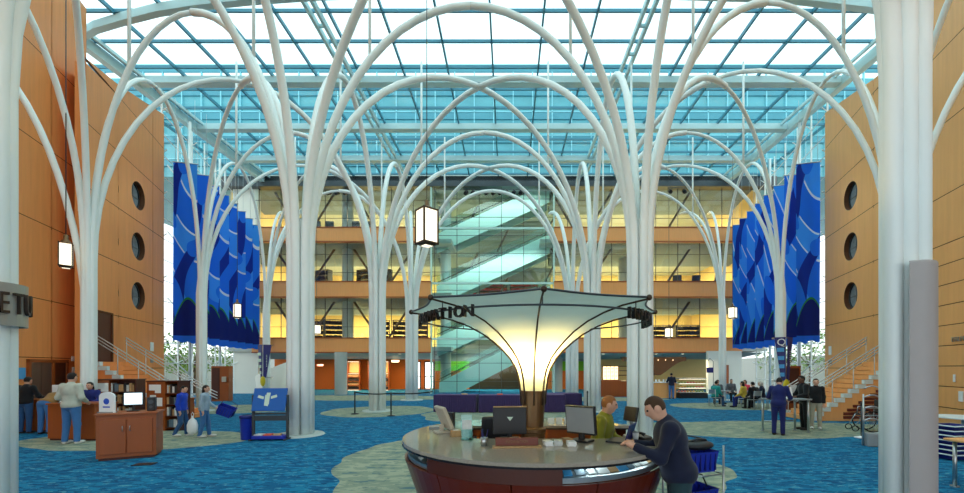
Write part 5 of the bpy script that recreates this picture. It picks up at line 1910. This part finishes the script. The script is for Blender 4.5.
# ================================================================== PEOPLE
def surface_nets(D, org, h):
    S = D < 0
    nx, ny, nz = D.shape
    c = [S[i:nx - 1 + i, j:ny - 1 + j, k:nz - 1 + k] for i in (0, 1) for j in (0, 1) for k in (0, 1)]
    any_ = np.logical_or.reduce(c); all_ = np.logical_and.reduce(c)
    cell = any_ & ~all_
    idx = -np.ones(cell.shape, dtype=np.int64)
    ii = np.argwhere(cell)
    idx[cell] = np.arange(len(ii))
    acc = np.zeros((len(ii), 3)); cnt = np.zeros(len(ii))
    corners = [(i, j, k) for i in (0, 1) for j in (0, 1) for k in (0, 1)]
    for a in corners:
        for ax in range(3):
            if a[ax]: continue
            b = list(a); b[ax] = 1
            d0 = D[ii[:, 0] + a[0], ii[:, 1] + a[1], ii[:, 2] + a[2]]
            d1 = D[ii[:, 0] + b[0], ii[:, 1] + b[1], ii[:, 2] + b[2]]
            m = (d0 < 0) != (d1 < 0)
            tt = np.where(m, d0 / np.where(m, d0 - d1, 1), 0)
            p = np.tile(np.array(a, float), (len(ii), 1)); p[:, ax] = tt
            acc += np.where(m[:, None], p, 0); cnt += m
    verts = (ii + acc / cnt[:, None]) * h + org
    quads = []
    for ax in range(3):
        o1, o2 = [q for q in range(3) if q != ax]
        sl0 = [slice(1, n - 1) for n in D.shape]; sl1 = list(sl0)
        sl0[ax] = slice(0, D.shape[ax] - 1); sl1[ax] = slice(1, D.shape[ax])
        a, b = S[tuple(sl0)], S[tuple(sl1)]
        for flip, m in ((False, a & ~b), (True, ~a & b)):
            e = np.argwhere(m)
            if not len(e): continue
            off = np.ones(3, int); off[ax] = 0
            e = e + off
            def cc(u, v):
                q = e.copy(); q[:, o1] -= u; q[:, o2] -= v
                return idx[q[:, 0], q[:, 1], q[:, 2]]
            f = np.stack([cc(1, 1), cc(0, 1), cc(0, 0), cc(1, 0)], 1)
            if flip ^ (ax == 1): f = f[:, ::-1]
            quads.append(f)
    return verts, (np.concatenate(quads) if quads else np.zeros((0, 4), int))


class SDF:
    def __init__(self, k=.03):
        self.p, self.cuts, self.k = [], [], k

    def rc(self, a, b, ra, rb):
        self.p.append(('c', np.array(a, float), np.array(b, float), ra, rb)); return self

    def ell(self, c, r, rot=None):
        self.p.append(('e', np.array(c, float), np.array(r, float), np.eye(3) if rot is None else np.array(rot))); return self

    def cut(self, fn):
        self.cuts.append(fn); return self

    def mesh(self, h):
        lo = np.full(3, 1e9); hi = -lo
        for q in self.p:
            if q[0] == 'c':
                for c, r in ((q[1], q[3]), (q[2], q[4])):
                    lo = np.minimum(lo, c - r); hi = np.maximum(hi, c + r)
            else:
                r = q[2].max(); lo = np.minimum(lo, q[1] - r); hi = np.maximum(hi, q[1] + r)
        lo -= 3 * h; hi += 3 * h
        n = np.ceil((hi - lo) / h).astype(int) + 1
        D = np.full(n, .5)
        ax = [lo[i] + h * np.arange(n[i]) for i in range(3)]
        for q in self.p:
            if q[0] == 'c':
                l = np.minimum(q[1] - q[3], q[2] - q[4]); u = np.maximum(q[1] + q[3], q[2] + q[4])
            else:
                r = q[2].max(); l, u = q[1] - r, q[1] + r
            mrg = .09
            s = [slice(max(0, int((l[i] - mrg - lo[i]) / h)), min(n[i], int((u[i] + mrg - lo[i]) / h) + 2)) for i in range(3)]
            X, Y, Z = np.meshgrid(ax[0][s[0]], ax[1][s[1]], ax[2][s[2]], indexing='ij')
            P = np.stack([X, Y, Z], -1)
            if q[0] == 'c':
                ba = q[2] - q[1]; pa = P - q[1]
                t = np.clip(pa @ ba / max(ba @ ba, 1e-9), 0, 1)
                d = np.linalg.norm(pa - t[..., None] * ba, axis=-1) - (q[3] + (q[4] - q[3]) * t)
            else:
                p = (P - q[1]) @ q[3]
                k0 = np.linalg.norm(p / q[2], axis=-1); k1 = np.linalg.norm(p / q[2] ** 2, axis=-1)
                d = k0 * (k0 - 1) / np.maximum(k1, 1e-6)
            o = D[tuple(s)]
            hh = np.maximum(self.k - np.abs(o - d), 0) / self.k
            D[tuple(s)] = np.minimum(o, d) - hh * hh * self.k * .25
        if self.cuts:
            X, Y, Z = np.meshgrid(*ax, indexing='ij')
            P = np.stack([X, Y, Z], -1)
            for fn in self.cuts:
                D = np.maximum(D, fn(P))
        return surface_nets(D, lo, h)


def sdf_obj(name, sdf, h, mat, parent, extra=None):
    v, f = sdf.mesh(h)
    me = bpy.data.meshes.new(name)
    vs, fs = v.tolist(), f.tolist()
    if extra:
        o = len(vs)
        vs += [list(p) for p in extra.v]
        fs += [[i + o for i in q] for q in extra.f]
    me.from_pydata(vs, [], fs)
    me.polygons.foreach_set('use_smooth', [True] * len(fs))
    for m in (mat if isinstance(mat, list) else [mat]):
        me.materials.append(m)
    me.update()
    ob = bpy.data.objects.new(name, me)
    C.objects.link(ob)
    ob.parent = parent
    return ob


def rotm(rx=0, ry=0, rz=0):
    return np.array(Euler((R(rx), R(ry), R(rz))).to_matrix())


def person(label, loc, face, h=1.72, lean=0, side=0, twist=0, head=(0, 0), arms=None, legs=None, sit=False, girth=1.0,
           top='jacket', cols=('c_navy', 'c_jeans', 'c_shoe', 'hair_dark'), skin='skin', hairstyle='short', res=.02, group=None, hem=.90, coat=False):
    """a figure facing its own +y; arms = ((elbow, wrist) left, right) as offsets from the shoulder in the turned torso"""
    s = h / 1.75
    t = thing('person', label, 'person', loc, R(face), group)
    hipz = (.50 if sit else .93)
    T = rotm(-lean, side, 0) @ rotm(0, 0, twist)
    P0 = np.array([0, 0, hipz])
    def tor(x, y, z):          # torso frame: z measured from the pelvis of a standing figure
        return (P0 + T @ np.array([x, y, z - .93]))
    g = girth
    tors = [((0, .0, 1.30), (.165 * g, .112 * g, .185)), ((0, .012, 1.10), (.150 * g, .112 * g, .17)), ((0, -.005, .96), (.168 * g, .125 * g, .13))]
    sh = [tor(sx * (.175 * (.6 + .4 * g)), -.005, 1.415) for sx in (-1, 1)]
    arms = arms or (((-.05, -.02, -.29), (-.05, .07, -.54)), ((.05, -.02, -.29), (.05, .07, -.54)))
    el = [sh[i] + T @ np.array(arms[i][0]) for i in (0, 1)]
    wr = [sh[i] + T @ np.array(arms[i][1]) for i in (0, 1)]
    hip = [np.array([sx * .092, 0, hipz - .01]) for sx in (-1, 1)]
    if sit:
        legs = legs or ((( -.03, .42, .0), (-.03, .44, -.41)), ((.03, .42, .0), (.03, .44, -.41)))
    else:
        legs = legs or (((-.015, .015, -.44), (-.02, -.01, -.84)), ((.015, .015, -.44), (.02, -.01, -.84)))
    kn = [hip[i] + np.array(legs[i][0]) for i in (0, 1)]
    an = [hip[i] + np.array(legs[i][1]) for i in (0, 1)]
    hd = T @ rotm(head[0], 0, head[1])
    nb = tor(0, -.005, 1.46)
    hc = nb + T @ np.array([0, .015, .03]) + hd @ np.array([0, .02, .155])
    S = lambda p: np.array(p) * s
    # ---- body
    b = SDF(.035 * s)
    for c, r in tors:
        b.ell(S(tor(*c)), S(r), T)
    b.rc(S(nb - T @ np.array([0, 0, .05])), S(hc - hd @ np.array([0, .02, .05])), .058 * s, .052 * s)
    b.ell(S(hc), S((.076, .096, .108)), hd)
    b.ell(S(hc + hd @ np.array([0, .022, -.065])), S((.056, .068, .062)), hd)
    fine = SDF(.012 * s)
    for i in (0, 1):
        b.rc(S(sh[i]), S(el[i]), .050 * s, .040 * s)
        b.rc(S(el[i]), S(wr[i]), .040 * s, .027 * s)
        b.rc(S(hip[i]), S(kn[i]), .088 * s * (.5 + .5 * g), .056 * s)
        b.rc(S(kn[i]), S(an[i]), .055 * s, .038 * s)
        b.rc(S(tor((-.16, .16)[i] * (.6 + .4 * g), -.005, 1.40)), S(sh[i]), .055 * s, .056 * s)
        ft = np.array([0.0, .085, -.045])
        b.ell(S(an[i] + ft), S((.043, .118, .038)))
    # nose, ears
    b.rc(S(hc + hd @ np.array([0, .09, .015])), S(hc + hd @ np.array([0, .108, -.022])), .011 * s, .015 * s)
    for sx in (-1, 1):
        b.ell(S(hc + hd @ np.array([sx * .078, -.005, -.01])), S((.012, .024, .033)), hd)
    # palm and fingers
    fing = MB()
    for i in (0, 1):
        fd = wr[i] - el[i]; fd = fd / np.linalg.norm(fd)
        palm_n = np.cross(fd, np.array([1.0, 0, 0])); ln = np.linalg.norm(palm_n)
        palm_n = palm_n / ln if ln > .1 else np.array([0, 0, -1.0])
        across = np.cross(palm_n, fd)
        fdl = fd * .94 + palm_n * .15 * (-1 if palm_n[2] > 0 else 1); fdl /= np.linalg.norm(fdl)
        pc = wr[i] + fd * .05
        b.rc(S(wr[i]), S(wr[i] + fd * .07), .026 * s, .030 * s)
        for k_, (ox, ln_) in enumerate(((-.030, .066), (-.010, .076), (.010, .072), (.030, .056))):
            a0 = wr[i] + fd * .068 + across * ox
            curl = -palm_n if palm_n[2] > 0 else palm_n
            p1 = a0 + fd * ln_ * .45 + curl * .006; p2 = p1 + fd * ln_ * .28 + curl * .016; p3 = p2 + fd * ln_ * .18 + curl * .022
            fing.tube([S(a0), S(p1), S(p2), S(p3)], [.0092 * s, .0088 * s, .0078 * s, .006 * s], 7)
        ts = 1 if i == 0 else -1
        a0 = wr[i] + fd * .022 + across * .026 * ts
        fing.tube([S(a0), S(a0 + across * .022 * ts + fd * .03), S(a0 + across * .03 * ts + fd * .058)], [.012 * s, .0105 * s, .008 * s], 7)
    sdf_obj('body', b, res * s, M[skin], t, fing)
    # ---- trousers
    Tv = T
    q = SDF(.03 * s)
    q.ell(S(tor(*tors[2][0])), S(np.array(tors[2][1]) + .016), T)
    for i in (0, 1):
        q.rc(S(hip[i]), S(kn[i]), (.104 * (.5 + .5 * g)) * s, .072 * s)
        q.rc(S(kn[i]), S(an[i] + np.array([0, 0, -.01])), .071 * s, .060 * s)
    pc_, zax = S(tor(0, 0, 1.02)), T[:, 2]
    q.cut(lambda P: (P - pc_) @ zax)
    az = min(a[2] for a in an) * s - .03 * s
    q.cut(lambda P: az - P[..., 2])
    sdf_obj('trousers', q, res * s, M[cols[1]], t)
    # ---- jacket
    q = SDF(.035 * s)
    for c, r in tors[:3 if hem < 1.0 else 2]:
        q.ell(S(tor(*c)), S(np.array(r) + (.030 if hem < 1.0 else .026)), T)
    for i in (0, 1):
        q.rc(S(tor((-.15, .15)[i] * (.6 + .4 * g), -.005, 1.40)), S(sh[i]), .074 * s, .078 * s)
        q.rc(S(sh[i]), S(el[i]), .076 * s, .062 * s)
        w2 = el[i] + (wr[i] - el[i]) * .93
        q.rc(S(el[i]), S(w2), .061 * s, .046 * s)
    q.rc(S(nb - T @ np.array([0, .0, .03])), S(nb + T @ np.array([0, .004, .025])), .078 * s, .066 * s)
    if coat:
        for i in (0, 1):
            q.rc(S(hip[i] + np.array([0, 0, .05])), S(hip[i] * .6 + kn[i] * .4), .125 * s, .12 * s)
    hz = S(tor(0, 0, hem))
    if not coat:
        q.cut(lambda P: (hz - P) @ zax)
    sdf_obj(top, q, res * s, M[cols[0]], t)
    # ---- shoes
    for i in (0, 1):
        q = SDF(.02 * s)
        q.ell(S(an[i] + np.array([0, .085, -.045])), S((.052, .135, .046)))
        q.rc(S(an[i] + np.array([0, -.005, .015])), S(an[i] + np.array([0, .0, -.04])), .05 * s, .052 * s)
        zf = S(an[i])[2] - .083 * s
        q.cut(lambda P: zf - P[..., 2])
        sdf_obj('shoe', q, min(res, .016) * s, M[cols[2]], t)
    # ---- hair
    q = SDF(.02 * s)
    q.ell(S(hc + hd @ np.array([0, -.006, .008])), S((.086, .104, .112)), hd)
    if hairstyle == 'long':
        q.ell(S(hc + hd @ np.array([0, -.05, -.09])), S((.085, .06, .13)), hd)
    if hairstyle == 'bob':
        q.ell(S(hc + hd @ np.array([0, -.03, -.03])), S((.097, .085, .10)), hd)
    if hairstyle == 'tail':
        q.rc(S(hc + hd @ np.array([0, -.09, .02])), S(hc + hd @ np.array([0, -.12, -.14])), .03 * s, .02 * s)
    zb_ = -.055 if hairstyle in ('short', 'tail') else -.25
    hcs = S(hc)
    def facecut(P):
        L = (P - hcs) @ hd
        return np.maximum(np.minimum(L[..., 1] - .035 * s, .062 * s - L[..., 2]), zb_ * s - L[..., 2])
    q.cut(facecut)
    if hairstyle != 'cap':
        sdf_obj('hair', q, min(res, .014) * s, M[cols[3]], t)
    else:
        sdf_obj('cap', q, min(res, .014) * s, M[cols[3]], t)
    # ---- eyes and mouth
    for sx in (-1, 1):
        mb = MB(); mb.ball(S(hc + hd @ np.array([sx * .032, .086, .012])), .0115 * s, 8); mb.build('eye', M['eye'], t)
    mb = MB(); mb.ball(S(hc + hd @ np.array([0, .083, -.068])), 1, 8, 0, (.022 * s, .010 * s, .007 * s)); mb.build('mouth', M['lip'], t)
    return t


for nm, c in (('c_navy', (22, 28, 52)), ('c_navy2', (26, 34, 92)), ('c_black', (20, 20, 24)), ('c_pale', (186, 190, 176)), ('c_tan', (150, 112, 62)),
              ('c_olive', (128, 130, 38)), ('c_denim', (150, 172, 190)), ('c_blue', (24, 66, 190)), ('c_teal', (30, 140, 134)), ('c_grey', (92, 96, 104)),
              ('c_pink', (220, 70, 92)), ('c_white', (214, 218, 220)), ('c_jeans', (62, 112, 168)), ('c_jeans2', (44, 82, 128)), ('c_darktr', (38, 66, 72)),
              ('c_khaki', (168, 164, 146)), ('c_shoe', (40, 36, 34)), ('c_shoe_w', (206, 206, 202)), ('c_yellow', (206, 176, 66)), ('c_darkblue', (30, 44, 120)),
              ('hair_dark', (34, 26, 22)), ('hair_brown', (72, 50, 34)), ('hair_red', (150, 96, 52)), ('hair_white', (206, 200, 190))):
    M[nm] = cloth(nm.replace('c_', 'cloth '), *c)

reach = (((-.10, .10, -.26), (-.04, .33, -.30)), ((.10, .10, -.26), (.04, .33, -.30)))
akimbo = (((-.09, -.03, -.27), (-.02, .18, -.38)), ((.09, -.03, -.27), (.02, .18, -.38)))
lap = (((-.07, .06, -.27), (-.02, .28, -.36)), ((.07, .06, -.27), (.02, .28, -.36)))

person('man in a pale jacket and jeans standing back to us at the service desk', (-11.1, 10.42, 0), 4, 1.80, arms=akimbo, girth=1.05,
       cols=('c_pale', 'c_jeans', 'c_shoe_w', 'hair_dark'), res=.016, legs=(((-.03, .015, -.44), (-.05, -.01, -.84)), ((.03, .015, -.44), (.05, -.01, -.84))))
person('person in a dark jacket and jeans standing before the lift counter', (-14.2, 12.05, 0), 8, 1.66, 6, arms=reach, cols=('c_black', 'c_jeans2', 'c_shoe', 'hair_dark'), res=.02)
person('person in a tan top and jeans bending low over the lift counter', (-13.5, 11.95, 0), 10, 1.66, 62, arms=(((-.08, .1, -.24), (-.03, .28, -.24)), ((.08, .1, -.24), (.03, .28, -.24))),
       cols=('c_tan', 'c_jeans', 'c_shoe', 'hair_dark'), head=(-20, 0), res=.02)
person('staff member with dark hair behind the service desk at the left column', (-11.95, 11.78, 0), 190, 1.52, 5, arms=reach, cols=('c_darkblue', 'c_black', 'c_shoe', 'hair_dark'), hairstyle='long', res=.02)
person('staff member seated behind the monitors of the lift counter', (-13.9, 13.35, 0), 195, 1.66, 8, arms=lap, cols=('c_grey', 'c_black', 'c_shoe', 'hair_dark'), sit=True, res=.022)
person('boy in a blue jacket and jeans walking beside the girl', (-9.2, 11.55, 0), -78, 1.42, 4, cols=('c_blue', 'c_jeans2', 'c_shoe_w', 'hair_dark'), res=.018,
       legs=(((-.015, .10, -.43), (-.02, .10, -.84)), ((.015, .03, -.44), (.02, -.16, -.82))))
person('girl in a pale denim jacket carrying a white bag and a blue basket', (-8.45, 11.4, 0), -70, 1.44, 2,
       arms=(((-.07, .06, -.28), (-.05, .27, -.42)), ((.06, -.02, -.29), (.07, .04, -.53))),
       cols=('c_denim', 'c_jeans', 'c_shoe_w', 'hair_dark'), hairstyle='long', res=.018, legs=(((-.015, .08, -.43), (-.02, .12, -.84)), ((.015, .0, -.44), (.02, -.10, -.83))))
b_ = basket(-7.85, 11.34, .62, R(30), 'blue shopping basket carried by the girl in the denim jacket', None, .40, .30, .26)
b_.rotation_euler = (R(8), R(24), R(20))
t = thing('carrier_bag', 'white plastic carrier bag in the girl\'s hand', 'bag', (-8.62, 11.2, .12), R(10))
mb = MB(); mb.lathe([(.001, 0), (.09, .01), (.13, .08), (.135, .24), (.10, .36), (.03, .44), (.012, .5)], (0, 0, 0), 18); mb.v = [(x, y * .62, z) for x, y, z in mb.v]; mb.build('sack', M['plastic_bag'], t)
mb = MB(); mb.tube([(-.02, 0, .46), (-.03, 0, .54), (0, 0, .60), (.03, 0, .54), (.02, 0, .46)], .008, 6); mb.build('handle', M['plastic_bag'], t)

person('woman with short auburn hair in a green jacket behind the round desk', (1.14, 5.14, 0), -118, 1.60, 8, head=(-4, 18),
       arms=(((-.10, .08, -.25), (.02, .30, -.27)), ((.12, .06, -.26), (.03, .29, -.27))), girth=1.10, cols=('c_olive', 'c_black', 'c_shoe', 'hair_red'), hairstyle='short', res=.010)
person('man in a dark navy coat leaning over the right side of the round desk', (1.67, 4.0, 0), 76, 1.70, 13, head=(-18, 8),
       arms=(((-.08, .16, -.24), (-.02, .36, -.10)), ((.10, .14, -.24), (.02, .36, -.14))), girth=1.18, cols=('c_navy', 'c_darktr', 'c_shoe', 'hair_brown'), res=.011, hem=.80)
person('man in a dark jacket and jeans standing at the far cafe counter', (10.05, 25.2, 0), -10, 1.58, arms=reach, cols=('c_navy', 'c_jeans', 'c_shoe', 'hair_dark'), res=.024)
# cafe group
grp = [('person in a teal top, legs crossed, at the left end of the cafe group', 10.2, 20.2, -65, ('c_teal', 'c_jeans2', 'c_shoe', 'hair_dark'), 'short'),
       ('person in a grey coat sitting next to the one in teal', 11.25, 22.0, 150, ('c_grey', 'c_black', 'c_shoe', 'hair_dark'), 'short'),
       ('person in a dark grey shirt sitting before the white corner wall', 12.6, 23.2, 170, ('c_grey', 'c_black', 'c_shoe', 'hair_brown'), 'short'),
       ('dark-haired person in yellow and blue sitting in the middle of the cafe group', 11.3, 19.6, 40, ('c_yellow', 'c_darkblue', 'c_shoe', 'hair_dark'), 'long'),
       ('person in a pink shirt sitting behind the middle of the cafe group', 12.65, 21.8, 120, ('c_pink', 'c_khaki', 'c_shoe', 'hair_brown'), 'bob'),
       ('person in a black coat sitting back to us, right part of the cafe group', 11.35, 18.9, 10, ('c_black', 'c_black', 'c_shoe', 'hair_dark'), 'short'),
       ('white-haired person in a dark coat at the right end of the group', 12.15, 19.55, 50, ('c_navy', 'c_black', 'c_shoe', 'hair_white'), 'bob')]
for i, (lb, x, y, fc, cl, hs) in enumerate(grp):
    lg = (((-.03, .42, .03), (.12, .62, -.30)), ((.03, .42, .0), (.03, .44, -.41))) if i == 0 else None
    person(lb, (x, y, 0), fc, 1.68, 6, arms=lap, sit=True, cols=cl, hairstyle=hs, res=.024, legs=lg)
    cafe_chair(x, y, R(fc), 'steel cafe chair under the %s' % ('person in teal', 'person in the grey coat', 'person in dark grey by the white wall', 'person in yellow and blue', 'person in pink', 'person in the black coat', 'white-haired person')[i])
# three at the standing table
person('man in a navy blue suit at the left side of the standing table', (7.75, 11.75, 0), -42, 1.66, 10, head=(-8, 0), arms=reach, cols=('c_navy2', 'c_navy2', 'c_shoe', 'hair_dark'), res=.018, hem=.84, girth=1.08)
person('person in black standing at the right side of the standing table', (9.22, 12.75, 0), 82, 1.68, 5, arms=reach, cols=('c_black', 'c_black', 'c_shoe', 'hair_dark'), skin='skin_dark', res=.018)
person('person in a dark vest and khaki trousers standing behind the one in black', (9.72, 12.95, 0), 150, 1.58, 0, cols=('c_black', 'c_khaki', 'c_shoe_w', 'hair_brown'), res=.018)

# ================================================================== LAMPS
def area(name, x, y, z, sx, sy, e, col=(1, .80, .46), rot=(0, 0, 0)):
    l = bpy.data.lights.new(name, 'AREA'); l.shape = 'RECTANGLE'; l.size = sx; l.size_y = sy; l.energy = e; l.color = col
    o = bpy.data.objects.new(name, l); C.objects.link(o); o.location = (x, y, z); o.rotation_euler = rot
    return o
WARM = (1, .76, .38)
for z, e in ((7.0, 1500), (11.0, 1500), (15.3, 1500)):
    area('ceiling_lamp', -12, 36, z, 10, 4, e, WARM)
    area('ceiling_lamp', 10.5, 36, z, 10, 4, e, WARM)
    area('stair_hall_fill', -1, 30.4, z - .6, 7, 1.2, e * .06, (.92, 1, .96), (R(28), 0, 0))  # added fill light that brightens the stair flights, no fixture of the hall
area('shop_lamp', -11.5, 33.2, 2.5, 8, 1.0, 260, (1, .72, .36))
area('shop_lamp', -1, 34.5, 3.0, 7, 1.2, 260, (1, .86, .6))
area('shop_lamp', 10.5, 29.0, 2.55, 7, 1.0, 220, (1, .80, .5))
# ceiling downlights under the first balcony
k = 0
for x in (-16.5, -14.6, -12.5, -10.3, -8.2, 5.2, 7.2, 9.2, 11.2, 13.2):
    t = thing('downlight', 'round downlight under the first balcony, %s of its wing counted from the left' % (('first', 'second', 'third', 'fourth', 'fifth')[k % 5] + (' lamp of the left' if k < 5 else ' lamp of the right')).replace(' of the', ' of the'), 'lamp', (x, 31.0, 2.90), 0, 'downlights under the balcony')
    t['label'] = 'round downlight under the first balcony, %s from the left in the %s wing' % (('first', 'second', 'third', 'fourth', 'fifth')[k % 5], 'left' if k < 5 else 'right')
    mb = MB(); mb.lathe([(.13, .0), (.15, -.04), (.12, -.04), (.11, .0)], (0, 0, 0), 16); mb.build('rim', M['steel'], t)
    mb = MB(); mb.lathe([(.001, -.02), (.11, -.02)], (0, 0, 0), 16); mb.build('diffuser', M['case_light'], t)
    k += 1
